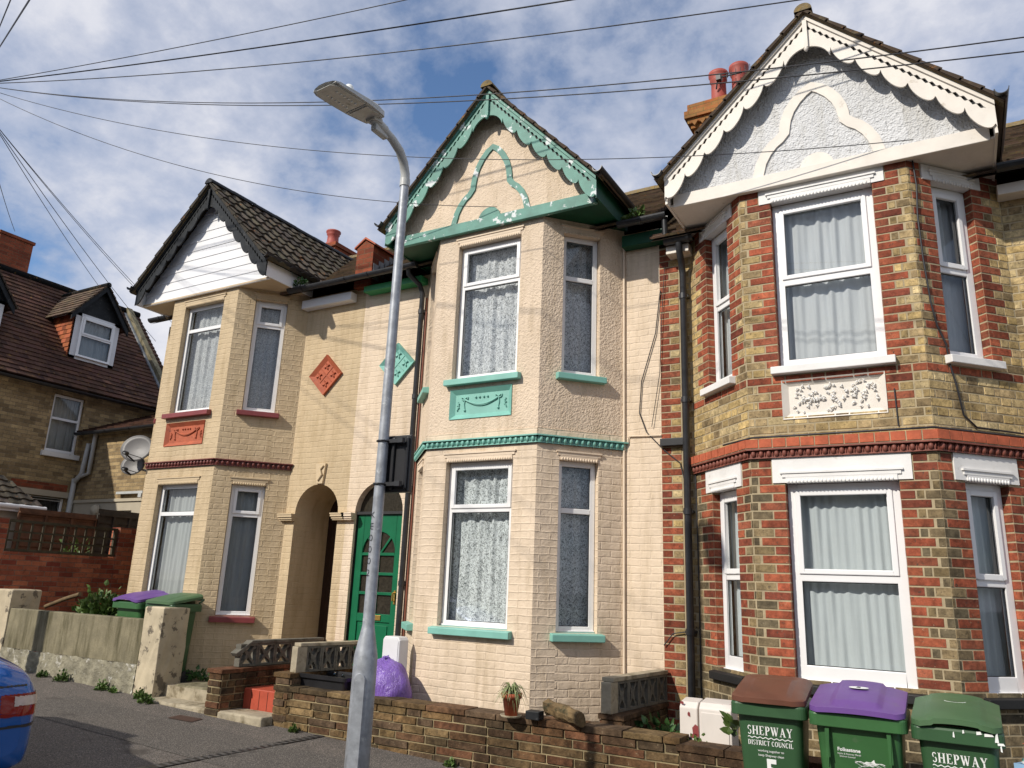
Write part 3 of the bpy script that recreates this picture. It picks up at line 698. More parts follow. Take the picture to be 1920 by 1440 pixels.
    # side gutters
    for sg in (-1, 1):
        mb = MB(); gx = cx+sg*(gw+.075); n = 10; zg = ztop(gw)+.02
        prof = [(.055*math.cos(math.pi+q*math.pi/n), .055*math.sin(math.pi+q*math.pi/n)) for q in range(n+1)]+[(.048*math.cos(-q*math.pi/n), .048*math.sin(-q*math.pi/n)) for q in range(n+1)]
        mb.prism(prof, lambda a, b, e: Vector((gx+a, e, zg+b)), yf-.11, .02)
        mb.build('gutter', 'blackpipe', house)
    # roof slopes to the main roof
    zr = zt0+.060; ze = ztop(gw+.08)+.045; 
    mainy = lambda z: (z-(5.45+dz))/.70-.30
    for sg in (-1, 1):
        mb = MB(); run = gw+.10; rise = run*sl_; Sl = math.hypot(run, rise)
        v = Vector((-sg*run/Sl, 0, rise/Sl)); nr = Vector((sg*rise/Sl, 0, run/Sl)); base = Vector((cx+sg*run, yf-.06, zr-rise-.020))
        right = lambda vv: max(.4, mainy(base.z+v.z*vv)+.10-(yf-.06))
        big = roofm == 'tile_dark'
        tile_roof(mb, base, Vector((0, 1, 0)), v, nr, 0, Sl, course=.235 if big else .20, tw=.20 if big else .165, amp=.026 if big else .0, lift=.030 if big else .015, right=right, seed=int(10+sg+dz*10), roll=big)
        mb.face([base-nr*.02, base+Vector((0, right(0), 0))-nr*.02, base+v*Sl+Vector((0, right(Sl), 0))-nr*.02, base+v*Sl-nr*.02])
        mb.build('gable_roof', roofm, house)
        # valley strip
        mb = MB()
        for q in range(10):
            va, vb = Sl*q/10, Sl*(q+1)/10
            A = base+v*va+Vector((0, right(va), 0)); B = base+v*vb+Vector((0, right(vb), 0))
            mb.face([A+nr*.012-Vector((0, .05, 0)), B+nr*.012-Vector((0, .05, 0)), B+Vector((sg*.16, .0, .03)), A+Vector((sg*.16, 0, .03))])
        mb.build('valley_lead', 'lead', house)
    # verge mortar with lichen
    mb = MB(); mb2 = MB()
    for sg in (-1, 1):
        fr = lambda a, b, dd: Vector((cx+sg*a, dd, b))
        mb.prism([(0, zt0+.030), (gw*1.06, ztop(gw*1.06)+.030), (gw*1.06, ztop(gw*1.06)+.008), (0, zt0+.008)], fr, yf-.035, yf+.05)
    mb.build('verge', 'mossy', house)
    # ridge tiles
    mb = MB(); y = yf-.07; yend = mainy(zr)+.05; k = 0
    while y < yend:
        y2 = min(y+.44, yend); rr = .078+(.004 if k % 2 else 0)
        rows = [[Vector((cx+rr*1.05*math.cos(a), yy, zr-.035+rr*math.sin(a))) for a in [math.pi*q/10 for q in range(11)]] for yy in (y, y2)]
        mb.grid(rows); mb.face([r for r in rows[0]]); y = y2; k += 1
    mb.build('ridge_tiles', 'mossy' if not roofm == 'tile_dark' else 'black_timber', house)

def arch_wall(mb, x0, x1, z0, z1, ax, r, zs, y=0, rev=.35, leftrev=None, m=0):
    """wall strip with an arched opening"""
    F = lambda x, z, yy=0: Vector((x, y+yy, z))
    q = lambda pts: mb.face(pts, [(p.x, p.z) for p in pts])
    q([F(x0, z0), F(ax-r, z0), F(ax-r, z1), F(x0, z1)]); q([F(ax+r, z0), F(x1, z0), F(x1, z1), F(ax+r, z1)])
    n = 16
    P = [(ax-r*math.cos(math.pi*k/n), zs+r*math.sin(math.pi*k/n)) for k in range(n+1)]
    for a, b in zip(P, P[1:]):
        q([F(*a), F(*b), F(b[0], z1), F(a[0], z1)])
        mb.face([F(*a), F(*b), F(*b, rev), F(*a, rev)], [(0, a[0]), (0, b[0]), (rev, b[0]), (rev, a[0])])
    for sx in (ax-r, ax+r): mb.face([F(sx, z0), F(sx, zs), F(sx, zs, rev), F(sx, z0, rev)], [(0, z0), (0, zs), (rev, zs), (rev, z0)])

# ------------------------------------------------------------------ the three bay houses
D_ = .7302
def facets(cx, a, b):
    P = [(cx-b, 0), (cx-a, -D_), (cx+a, -D_), (cx+b, 0)]; out = []
    for p, q in zip(P, P[1:]):
        L = math.hypot(q[0]-p[0], q[1]-p[1]); t = ((q[0]-p[0])/L, (q[1]-p[1])/L); out.append((p, t, (t[1], -t[0]), L))
    return P, out
def bay(house, cx, a, b, wl, z, sty):
    P, F = facets(cx, a, b); Lf = F[1][3]; Ls = F[0][3]
    ops = [(Ls-.695, Ls-.25), (a-wl, a+wl), (.25, .695)]
    zg = -.35; rev = .13
    real = sty['brick']
    lo = MB(); hi = MB(); br = MB(); u = 0
    for i, (O, t, n, L) in enumerate(F):
        o = ops[i]; hl = [(o[0], o[1], z['sl'], z['ll'])]; hu = [(o[0], o[1], z['su'], z['lu'])]; hp = [sty['plaque']] if i == 1 else []
        panel(lo, O, t, n, L, zg, z['s']-.05, hl, u, rev); panel(hi, O, t, n, L, z['s']-.05, z['b'], hu+hp, u, rev); u += L
        if real:
            lint = .11
            hl2 = hl+[(o[0]-lint, o[1]+lint, z['ll'], z['ll']+.24)]; hu2 = hu+[(o[0]-lint, o[1]+lint, z['lu'], z['b'])]
            if i == 1: hu2.append(hp[0])
            lay(br, O, t, n, L, zg, z['s']-.165, hl2, stock=[(.25, .195, .11), (.20, .16, .095), (.13, .11, .07), (.22, .17, .09), (.16, .13, .08)], seed=20+i)
            lay(br, O, t, n, L, z['s']-.0, z['b'], hu2, redrows=(int((z['su']-.02)/.075)-1, 71, 70) if i != 9 else (), seed=30+i, light=1.08)
            # red bricks lining the reveals
            for zz0, zz1 in ((z['sl'], z['ll']), (z['su'], z['lu'])):
                for s_, sg in ((o[0], 1), (o[1], -1)):
                    OO = Vector((O[0]+t[0]*s_, O[1]+t[1]*s_, 0)); tt = (-n[0], -n[1]); nn = (t[0]*sg, t[1]*sg)
                    lay(br, OO, tt, nn, .125, zz0, zz1, [], edgeq='L', seed=40+i, proud=.003, stock=REDS)
    if real:
        lo.build('bay_wall', 'mortar', house); hi.build('bay_wall_upper', 'mortar', house); br.build('bay_brickwork', 'bricks', house)
    else:
        lo.build('bay_wall', sty['lower'], house); hi.build('bay_wall_upper', sty['upper'], house)
    for i, (O, t, n, L) in enumerate(F):
        o = ops[i]
        for up_ in (0, 1):
            z0, z1 = (z['su'], z['lu']) if up_ else (z['sl'], z['ll'])
            cur = sty['curt'][up_]; 
            window(house, O, t, n, o[0]+.004, o[1]-.004, z0+.004, z1-.004, sty['trans'][up_], cur[1 if i == 1 else 0] if isinstance(cur, tuple) else cur,
                   glass='glass_blue' if up_ else 'glass', style=0, seed=i*3+up_+int(cx*10), fold=sty.get('fold', 5.5), fw=.072 if real else .055, amp=.020 if real else .022, fb=.055 if real and not up_ else 0, opentop=sty.get('opentop', (1, 1, 1))[i])
            sm = sty['sill'][up_]
            sill(house, O, t, n, o[0], o[1], z0+.004, sm, proj=.075 if not real or up_ else .06)
            if real: lintel(house, O, t, n, o[0], o[1], z1, 'whitepaint', True, z['ll']+.24 if not up_ else z['b']-.02)
            else: lintel(house, O, t, n, o[0], o[1], z1, sty['trim'])
    return P, F

def main_roof(house, x0, x1, dz, mat, sd):
    mb = MB(); run, rise = 2.86, 2.0; Sl = math.hypot(run, rise); v = Vector((0, run/Sl, rise/Sl)); nr = Vector((0, -rise/Sl, run/Sl))
    base = Vector((x0, -.31, 5.45+dz-.01))
    tile_roof(mb, base, Vector((1, 0, 0)), v, nr, x1-x0, Sl, course=.125, tw=.17, lift=.020, roll=False, seed=sd)
    e = base+v*Sl
    mb.face([base-nr*.03, base+Vector((x1-x0, 0, 0))-nr*.03, e+Vector((x1-x0, 0, 0))-nr*.03, e-nr*.03])
    mb.face([e, e+Vector((x1-x0, 0, 0)), Vector((x1, 5.4, 5.4+dz)), Vector((x0, 5.4, 5.4+dz))], None, (1, 1, 1))
    mb.build('main_roof', mat, house)
    rd = MB(); x = x0
    k = 0
    while x < x1-.01:
        x2 = min(x+.42, x1); rr = .095+.004*(k % 2)
        rd.grid([[Vector((xx, e.y+rr*math.cos(a), e.z-.03+rr*math.sin(a))) for a in [math.pi*q/8 for q in range(9)]] for xx in (x, x2)]); x = x2; k += 1
    rd.build('main_ridge_tiles', 'mossy', house)
def gutter_x(house, x0, x1, y, z, mat='blackpipe', r=.058):
    mb = MB(); n = 10
    prof = [(r*math.cos(math.pi+q*math.pi/n), r*math.sin(math.pi+q*math.pi/n)) for q in range(n+1)]+[((r-.007)*math.cos(-q*math.pi/n), (r-.007)*math.sin(-q*math.pi/n)) for q in range(n+1)]
    mb.prism(prof, lambda a, b, e: Vector((e, y+a, z+b)), x0, x1)
    x = x0+.25
    while x < x1: mb.prism([(p[0]*1.12, p[1]*1.12) for p in prof[:n+1]], lambda a, b, e: Vector((e, y+a, z+b)), x, x+.03); x += .8
    return mb.build('gutter', mat, house)
def shell(house, x0, x1, dz, mat):
    """rear and side walls, floor of the house body"""
    mb = MB(); zt = 5.42+dz; e = 5.4; rz = 7.42+dz
    for x in (x0+.002, x1-.002):
        pts = [(x, .01, -.4), (x, e, -.4), (x, e, zt), (x, 2.55, rz), (x, .01, zt)]
        mb.face(pts, [(p[1], p[2]) for p in pts])
    pts = [(x0, e, -.4), (x1, e, -.4), (x1, e, zt), (x0, e, zt)]; mb.face(pts, [(p[0], p[2]) for p in pts])
    mb.build('rear_and_side_walls', mat, house)
def capital(house, xc, z, mat, w=.17):
    mb = MB()
    for k, (h0, h1, e) in enumerate(((0, .018, .030), (.018, .045, .045), (.045, .075, .062), (.075, .09, .07))):
        mb.box(xc-w-e*.5, xc+w+e*.5, -.035-e, 0, z-.09+h0, z-.09+h1)
    return mb.build('capital', mat, house)
def voussoir_key(house, x, z, mat):
    mb = MB(); mb.prism([(-.055, 0), (.055, 0), (.085, .27), (-.085, .27)], lambda a, b, e: Vector((x+a, -e, z+b)), -.01, .035)
    mb.tube([(x-.02, -.045, z+.04), (x+.045, -.05, z+.12), (x+.01, -.05, z+.19), (x+.06, -.045, z+.24)], .014, 6)
    return mb.build('keystone', mat, house)

H = {}
# ---- house 1 (tan)
x1c = -4.9224; q_ = -2.4594
h = thing('terraced_house', 'tan painted bay house with white boarded gable and black bargeboards', 'house', (-4.92, 0, 0)); H[1] = h
z1 = dict(s=2.985, sl=.955, ll=2.665, su=3.69, lu=5.33, b=5.49)
P1, F1 = bay(h, x1c, .7032, 1.3786, .4242, z1, dict(brick=False, lower='tan', upper='tan', curt=('lace_plain', 'lace_house1'), trans=(.235, .225), sill=('redsill', 'redsill'), trim='tan_smooth', opentop=(0, 0, 1), plaque=(.7032-.42, .7032+.38, 3.215, 3.54)))
gable(h, x1c, -.02, ('board', 'black_timber', 'tan_smooth', 'tan_smooth', 'board', 'tile_dark'))
beads(h, P1, 2.985, 'redbead')
plaque(h, x1c-.02, -D_, 3.21, 3.545, .41, 'terracotta', 'swag')
mb = MB(); zt = 5.45
mb.face([(-6.72, 0, -.4), (x1c-1.37, 0, -.4), (x1c-1.37, 0, zt), (-6.72, 0, zt)], [(-6.72, -.4), (x1c-1.37, -.4), (x1c-1.37, zt), (-6.72, zt)])
mb.face([(x1c-1.37, 0, -.4), (x1c+1.37, 0, -.4), (x1c+1.37, 0, zt), (x1c-1.37, 0, zt)], [(0, 0), (2, 0), (2, 5), (0, 5)])
arch_wall(mb, x1c+1.37, q_, -.4, zt, -2.99, .385, 2.31, rev=.68)
mb.build('front_wall', 'tan', h)
mb = MB(); mb.box(-3.39, -2.59, .668, .72, -.1, 2.72); mb.build('porch_back', 'darkdoor', h)
dr = MB(); dr.box(-3.26, -2.62, .640, .680, .42, 2.40); dr.box(-3.18, -2.95, .63, .645, 1.5, 2.3); dr.box(-2.90, -2.67, .63, .645, 1.5, 2.3); dr.box(-3.18, -2.95, .63, .645, .55, 1.3); dr.box(-2.90, -2.67, .63, .645, .55, 1.3)
dr = dr.build('front_door', 'darkdoor', h, bevel=.004)
k = MB(); k.blob((-2.69, .60, 1.42), .028); k.blob((-2.69, .61, 1.62), .02); k.build('door_handle', 'brass', dr)
k = MB(); k.box(-3.42, -2.56, .0, .70, -.3, .40); k.build('doorstep', 'step_concrete', h)
for xc in (-3.47, ): capital(h, xc, 2.30, 'tan_smooth', .10)
capital(h, -2.535, 2.30, 'tan_smooth', .085)
voussoir_key(h, -2.96, 2.70, 'tan_smooth')
diamond(h, -3.055, 4.225, (.30, .295), 'terracotta')
mb = MB(); mb.box(x1c+1.36, -2.63, -.13, -.002, 5.245, 5.37); mb.build('fascia', 'board', h, bevel=.008)
gutter_x(h, x1c+1.30, -2.42, -.34, 5.47)
gutter_x(h, -6.75, x1c-1.40, -.34, 5.47)
main_roof(h, -6.80, q_, 0, 'tile_brown', 5); shell(h, -6.72, q_, 0, 'stock')
# party upstand between houses 1 and 2
mb = MB(); mb.prism([(-.15, 5.42), (.15, 5.42), (.15, 6.02), (0, 6.12), (-.15, 6.02)], lambda a, b, e: Vector((-2.47+a, e, b)), -.10, 1.2)
for f_ in range(len(mb.f)): mb.uv[f_] = None
up_ = mb
up_.uv = [[((mb.v[i][0] if abs(mb.v[mb.f[k][0]][1]-mb.v[mb.f[k][-1]][1]) < .01 else mb.v[i][1]), mb.v[i][2]) for i in mb.f[k]] for k in range(len(mb.f))]
up_.build('party_upstand', 'stack_red', h)
mb = MB(); mb.prism([(-.19, 6.015), (0, 6.14), (.19, 6.015), (.19, 6.04), (0, 6.17), (-.19, 6.04)], lambda a, b, e: Vector((-2.47+a, e, b)), -.12, 1.2); mb.build('upstand_coping', 'terracotta', h)
mb = MB()
for k in range(7):
    y0 = -.08+k*.11; z0 = 5.45+.70*(y0+.30)
    mb.box(-2.317, -2.309, y0, y0+.13, z0-.08, z0+.15)
mb.build('step_flashing', 'lead', h)
# chimney stack behind
ch = MB(); ch.box(-6.10, -5.62, 2.5, 3.9, 6.6, 7.86); ch.box(-6.14, -5.58, 2.46, 3.94, 7.78, 7.86); ch = ch.build('chimney', 'stack_red', h)
def pot(parent, x, y, z, hh=.42, r=.12):
    m_ = MB(); m_.lathe([(0, 0), (r*1.15, 0), (r*1.1, .06), (r*.88, .1), (r*.84, hh*.72), (r*1.0, hh*.78), (r*.9, hh*.84), (r*1.12, hh*.92), (r*1.12, hh), (r*.8, hh), (r*.75, hh-.1), (0, hh-.1)], (x, y, z), 18)
    return m_.build('chimney_pot', 'pot', parent)
pot(ch, -5.86, 2.66, 7.86, .34, .13)

# ---- house 2 (cream and turquoise)
h = thing('terraced_house', 'cream rendered bay house with turquoise bargeboards, sills and string course', 'house', (0, 0, 0)); H[2] = h
z2 = dict(s=3.0, sl=1.035, ll=2.76, su=3.70, lu=5.345, b=5.505)
P2, F2 = bay(h, 0, .7032, 1.3786, .4242, z2, dict(brick=False, lower='cream', upper='cream_render', curt=('lace_house2', 'lace_house2'), trans=(.30, .31), sill=('teal', 'teal'), trim='cream_smooth', opentop=(1, 1, 0), plaque=(.7032-.41, .7032+.37, 3.24, 3.57)))
gable(h, 0, 0, ('cream_render', 'barge_green', 'barge_green', 'green_soffit', 'green_soffit', 'tile_brown'))
beads(h, P2, 3.0, 'teal')
mb = MB()
for (O, t, n, L) in F2:
    T = Matrix(((t[0], n[0], 0, O[0]), (t[1], n[1], 0, O[1]), (0, 0, 1, 0), (0, 0, 0, 1))); mb.box(0, L, -.02, .010, 3.004, 3.075, T=T); mb.box(0, L, -.02, .004, 2.76, 2.92, T=T) if 0 else None
mb.build('plain_band', 'cream', h)
plaque(h, -.02, -D_, 3.235, 3.575, .40, 'teal', 'swag')
mb = MB()
for xa, xb in ((-1.37, 1.37), (1.37, 1.796)): mb.face([(xa, 0, -.4), (xb, 0, -.4), (xb, 0, zt), (xa, 0, zt)], [(xa, -.4), (xb, -.4), (xb, zt), (xa, zt)])
arch_wall(mb, q_, -1.37, -.4, zt, -1.93, .385, 2.31, rev=.10)
mb.build('front_wall', 'cream', h)
mb = MB(); mb.box(-2.32, -1.54, .100, .13, 2.3, 2.72); f_ = mb.build('fanlight', 'darkglass', h)
mb = MB(); mb.box(-2.33, -1.53, .03, .12, 2.285, 2.32); mb.box(-2.33, -2.305, .04, .1, .3, 2.30); mb.box(-1.555, -1.53, .04, .1, .3, 2.30); mb.build('door_frame', 'blackpaint', h)
# door: stiles, rails, arched lights
dx0, dx1, dz0, dz1 = -2.30, -1.56, .32, 2.28
mb = MB(); pn = MB(); fy = .062; by = .10
lx0, lx1 = dx0+.11, dx1-.11; lcx = (lx0+lx1)/2; rr = (lx1-lx0)/2
lights = []; lz = [1.10, 1.335, 1.575, 1.80]
mb.box(dx0, lx0, fy, by, dz0, dz1); mb.box(lx1, dx1, fy, by, dz0, dz1); mb.box(lx0, lx1, fy, by, .98, 1.075); mb.box(lx0, lx1, fy, by, dz0, .50)
mb.box(lcx-.022, lcx+.022, fy, by, 1.075, 1.835+rr)
for z_ in (1.30, 1.535, 1.775): mb.box(lx0, lcx-.022, fy, by, z_, z_+.035); mb.box(lcx+.022, lx1, fy, by, z_, z_+.035)
n = 14; arc = [(lcx-rr*math.cos(math.pi*k/n), 1.81+rr*math.sin(math.pi*k/n)) for k in range(n+1)]
for a, b in zip(arc, arc[1:]):
    mb.prism([a, b, (b[0], dz1), (a[0], dz1)], lambda p, q, e: Vector((p, e, q)), fy, by)
for sg in (-1, 1):
    mb.prism([(lcx+sg*.02, 1.81), (lcx+sg*.05, 1.81), (lcx+sg*(rr*.74), 1.81+rr*.70), (lcx+sg*(rr*.66), 1.81+rr*.78)], lambda p, q, e: Vector((p, e, q)), fy+.004, by)
mb.box(lx0, lx1, fy+.016, by, .50, .98); mb.box(lx0+.04, lx1-.04, fy+.004, by, .54, .94)
door2 = mb.build('front_door', 'green_door', h, bevel=.003)
mb = MB(); mb.box(lx0, lx1, .085, .095, 1.07, 2.17); mb.build('door_glass', 'darkglass', door2)
mb = MB(); mb.box(dx1-.07, dx1-.045, fy-.012, fy, 1.20, 1.36); mb.tube([(dx1-.057, fy-.05, 1.24), (dx1-.057, fy-.05, 1.33)], .010, 8); mb.tube([(dx1-.057, fy, 1.24), (dx1-.057, fy-.05, 1.24)], .007, 8); mb.tube([(dx1-.057, fy, 1.33), (dx1-.057, fy-.05, 1.33)], .007, 8); mb.build('door_handle', 'brass', door2)
mb = MB(); mb.box(lcx-.12, lcx+.12, fy-.012, fy, 1.0, 1.06); mb.build('letterbox', 'brass', door2, bevel=.003)
mb = MB(); mb.blob((dx1-.05, fy-.02, .76), .022); mb.build('door_knob', 'brass', door2)
mb = MB(); mb.box(-2.36, -1.5, -.30, .11, -.3, .31); mb.build('doorstep', 'redtile', h)
capital(h, -2.375, 2.30, 'cream_smooth', .05)
diamond(h, -1.80, 4.245, (.29, .29), 'teal')
mb = MB(); mb.box(q_+.08, -1.40, -.16, -.002, 5.30, 5.385); mb.build('fascia', 'green_fascia', h, bevel=.004)
mb = MB(); mb.box(1.40, 1.90, -.13, -.002, 5.235, 5.375); mb.build('fascia', 'green_soffit', h, bevel=.004)
gutter_x(h, -2.42, -1.36, -.34, 5.47); gutter_x(h, 1.42, 1.98, -.30, 5.45)
main_roof(h, q_, 1.796, 0, 'tile_brown', 6); shell(h, q_, 1.796, 0, 'stock')
def downpipe(house, x, y, z0, z1, r=.034, top=None):
    mb = MB(); pts = [(x, y, z0), (x, y, z1)]
    if top: pts += top
    mb.tube(pts, r, 12)
    z_ = z1-.25
    while z_ > z0+.3:
        mb.tube([(x, y, z_-.03), (x, y, z_+.03)], r*1.22, 12); mb.box(x-.05, x+.05, y, -.001 if y > -.2 else y+.05, z_-.012, z_+.012); z_ -= 1.15
    return mb.build('downpipe', 'blackpipe', house)
downpipe(h, -1.425, -.075, -.1, 5.15, top=[(-1.45, -.12, 5.27), (-1.50, -.30, 5.36), (-1.50, -.33, 5.46)])
mb = MB(); mb.tube([(-1.385, -.03, .6), (-1.385, -.03, 5.1)], .014, 6); mb.tube([(-1.36, -.05, .6), (-1.36, -.05, 4.9)], .010, 6); mb.build('waste_pipe', pbr('brown_conduit', (.22, .08, .05), .5), h)
mb = MB(); mb.tube([(1.385, -.022, .0), (1.385, -.022, 5.3)], .015, 8); mb.build('conduit', 'cream_smooth', h)
# loose black cable down the party line
mb = MB(); mb.tube([at(u, v, y=-.02) for u, v in ((1238, 545), (1229, 625), (1203, 715), (1199, 775), (1212, 810), (1243, 842), (1275, 868), (1283, 900))], .006, 5)
mb.tube([at(u, v, y=-.03) for u, v in ((1246, 500), (1241, 590), (1237, 700), (1222, 800))], .004, 5)
mb.build('wall_cable', 'wire', h)
mb = MB(); mb.tube([at(u, v, y=-.02) for u, v in ((1177, 830), (1179, 818), (1240, 816))], .008, 5); mb.build('painted_cable', 'cream_smooth', h)
# small details on the party wall upstand chimney 2/3
ch = MB(); X0, X1, Y0, Y1 = 1.50, 2.32, 2.6, 3.2
ch.box(X0, X1, Y0, Y1, 6.6, 8.35)
for k, (za, zb_) in enumerate(((8.35, 8.42), (8.42, 8.5), (8.5, 8.62), (8.62, 8.75))): ch.box(X0-.04*(k+1 if k < 3 else 2), X1+.04*(k+1 if k < 3 else 2), Y0-.04*(k+1 if k < 3 else 2), Y1+.04, za, zb_)
n = 0
x_ = X0-.02
while x_ < X1:
    ch.prism([(0, 8.44), (.055, 8.36), (.11, 8.44)], lambda a, b, e: Vector((x_+a, e, b)), Y0-.10, Y0); x_ += .12
ch = ch.build('chimney', 'stack_lichen', h)
pot(ch, 1.84, 2.82, 8.75, .62, .135); pot(ch, 2.16, 2.82, 8.75, .64, .135)
mb = MB(); mb.tube([(1.84, 2.67, 9.0), (1.88, 2.62, 9.15), (2.25, 2.6, 9.12)], .014, 5); mb.box(1.86, 1.93, 2.58, 2.66, 9.1, 9.2)
for k in range(7): mb.tube([(1.95+k*.07, 2.6, 9.07+k*.004), (1.95+k*.07, 2.6, 9.2+k*.004)], .006, 4)
mb.build('aerial', 'wire', ch)

# ---- house 3 (exposed brick)
x3c = 3.5918; p_ = 1.7961; a3, b3 = .7274, 1.4406
h = thing('terraced_house', 'red and yellow brick bay house with white roughcast gable and white lintels', 'house', (x3c, 0, 0)); H[3] = h
z3 = dict(s=2.794, sl=.7945, ll=2.4127, su=3.4611, lu=5.0882, b=5.252)
P3, F3 = bay(h, x3c, a3, b3, .4442, z3, dict(brick=True, curt=(('voile_grey', 'voile_grey'), ('voile_grey', 'voile')), trans=(.485, .49), sill=('blackpaint', 'whitepaint'), fold=6.5, opentop=(1, 1, 1), plaque=(.7274-.42, .7274+.40, 2.975, 3.325)))
gable(h, x3c, -.258, ('roughcast_white', 'barge_white', 'barge_white', 'barge_white', 'barge_white', 'tile_brown'))
beads(h, P3, 2.715, 'brown_bead', proj=.055)
mb = MB()
for i, (O, t, n, L) in enumerate(F3):
    T = Matrix(((t[0], n[0], 0, O[0]), (t[1], n[1], 0, O[1]), (0, 0, 1, 0), (0, 0, 0, 1)))
    mb.box(-.03, L+.03, -.02, .060, 2.715, 2.794, m=1, T=T); k = int((L+.06)/.112); w = (L+.06)/k
    for j in range(k): mb.box(-.03+j*w+.005, -.03+(j+1)*w-.005, 0, .066, 2.722, 2.797, T=T)
mb.build('header_course', ['redbrick_sm', 'mortar'], h)
plaque(h, x3c-.01, -D_, 2.97, 3.33, .42, 'barge_white', 'leaf')
mb = MB(); br = MB(); zt3 = 5.19
mb.face([(p_, 0, -.4), (6.05, 0, -.4), (6.05, 0, zt3), (p_, 0, zt3)], [(0, 0), (1, 0), (1, 1), (0, 1)])
mb.build('front_wall', 'mortar', h)
lay(br, (p_, 0), (1, 0), (0, -1), x3c-b3-p_, -.4, zt3, [], edgeq='L', seed=51, light=.95)
lay(br, (x3c+b3, 0), (1, 0), (0, -1), 6.05-x3c-b3, -.4, zt3, [(.15, .95, -.4, 2.1)], edgeq='R', seed=52)
br.build('front_brickwork', 'bricks', h)
mb = MB(); mb.box(5.18, 5.98, -.02, .03, .1, 2.1); mb.build('front_door', 'darkdoor', h)
gutter_x(h, 1.93, 2.25, -.22, 5.17); gutter_x(h, x3c+b3-.02, 6.3, -.34, 5.21)
mb = MB(); mb.box(1.93, 2.18, -.17, -.002, 5.03, 5.12); mb.build('fascia', 'barge_white', h, bevel=.004); mb = MB(); mb.box(x3c+b3-.02, 6.1, -.16, -.002, 5.02, 5.12); mb.build('fascia', 'barge_white', h, bevel=.004)
downpipe(h, 2.085, -.078, -.15, 4.80, r=.036, top=[(2.085, -.12, 4.92), (2.09, -.2, 5.02), (2.09, -.22, 5.12)])
mb = MB(); mb.tube([(1.955, -.26, 5.18), (1.955, -.28, 5.42)], .032, 10); mb.build('gutter_outlet', 'blackpipe', h)
mb = MB(); mb.tube([(2.16, -.02, .2), (2.165, -.02, 1.5), (2.155, -.02, 2.7)], .008, 6); mb.tube([at(u, v, y=-.03) for u, v in ((1245, 1210), (1262, 1188), (1285, 1185))], .006, 5); mb.build('wall_cable', 'wire', h)
mb = MB(); mb.box(1.80, 2.06, -.07, -.005, 2.93, 3.01); mb.build('junction_box', 'black_plastic', h, bevel=.006)
main_roof(h, p_, 6.05, -.26, 'tile_brown', 8); shell(h, p_, 6.05, -.26, 'stock')
# bay cables
P = [at(1712, 262, y=-.80), at(1722, 300, y=-.76), at(1718, 360, y=-.76), at(1712, 420, y=-.76), at(1723, 560, y=-.76)]
mb = MB(); O, t, n, L = F3[2]
fp = lambda s, z: (O[0]+t[0]*s+n[0]*.018, O[1]+t[1]*s+n[1]*.018, z)
mb.tube([fp(.06, 5.24), fp(.075, 5.0), fp(.05, 4.7), fp(.06, 4.3), fp(.09, 3.9), fp(.13, 3.7), fp(.2, 3.55), fp(.22, 3.36), fp(.26, 3.2), fp(.30, 2.95), fp(.42, 2.86), fp(.9, 2.85)], .008, 6)
O2, t2, n2, L2 = F3[1]; mb.tube([(x3c+.47, -D_-.015, 3.17), (x3c+.475, -D_-.015, 2.85)], .006, 5)
mb.tube([(x3c-a3-.3, -D_+.24, 2.82)]+[(x3c+x, -D_-.055, 2.815) for x in (-.7, -.2, .3, .73)]+[fp(.9, 2.82)], .009, 6); mb.build('bay_cable', 'wire', h)

# ------------------------------------------------------------------ neighbour houses on the left (side street)
nb = thing('corner_house', 'yellow stock brick house with dark red tiled roof seen end on at left', 'house', (-12, 1, 0)); NX = -12.0
def nwall(mb, y0, y1, z0, z1, holes, x=NX): panel(mb, (x, y0), (0, 1), (1, 0), y1-y0, z0, z1, [(a-y0, b-y0, c, d) for a, b, c, d in holes], rev=.10)
mb = MB()
nwall(mb, -2.1, 4.2, -.5, 5.22, [(1.22, 1.90, 3.86, 5.10), (.60, 1.86, 1.2, 2.92)])
pts = [(NX, -2.1, -.5), (NX-4.8, -2.1, -.5), (NX-4.8, -2.1, 5.2), (NX-2.4, -2.1, 7.9), (NX, -2.1, 5.2)]; mb.face(pts, [(p[0], p[2]) for p in pts])
pts = [(NX, 4.2, -.5), (NX-4.8, 4.2, -.5), (NX-4.8, 4.2, 5.2), (NX-2.4, 4.2, 7.9), (NX, 4.2, 5.2)]; mb.face(pts, [(p[0], p[2]) for p in pts])
mb.face([(NX-4.8, -2.1, -.5), (NX-4.8, 4.2, -.5), (NX-4.8, 4.2, 5.2), (NX-4.8, -2.1, 5.2)], [(0, 0), (6, 0), (6, 5.7), (0, 5.7)])
mb.build('wall', 'stock', nb)
window(nb, (NX, 0, 0), (0, 1), (1, 0), 1.225, 1.895, 3.87, 5.09, .42, 'lace_plain', rev=.06, seed=4, opentop=False)
sill(nb, (NX, 0), (0, 1), (1, 0), 1.22, 1.90, 3.87, 'whitepaint', h=.12)
window(nb, (NX, 0, 0), (0, 1), (1, 0), .61, 1.85, 1.22, 2.91, .02, 'interior', rev=.06, seed=5, opentop=False)  # curtain mesh coloured dark to paint the unlit room
mb = MB(); mb.box(NX-.02, NX+.03, .30, 1.97, 2.93, 3.05); mb.build('lintel_band', 'pale_render', nb)
mb = MB(); mb.box(NX-.02, NX+.012, .70, 1.85, 3.052, 3.20); mb.build('brick_head', 'stack_red', nb)
run, rise = 2.62, 2.98; Sl = math.hypot(run, rise); v = Vector((-run/Sl, 0, rise/Sl)); nr = Vector((rise/Sl, 0, run/Sl)); base = Vector((NX+.22, -2.2, 5.24))
mb = MB(); tile_roof(mb, base, Vector((0, 1, 0)), v, nr, 6.5, Sl, course=.15, tw=.19, lift=.026, roll=False, seed=77)
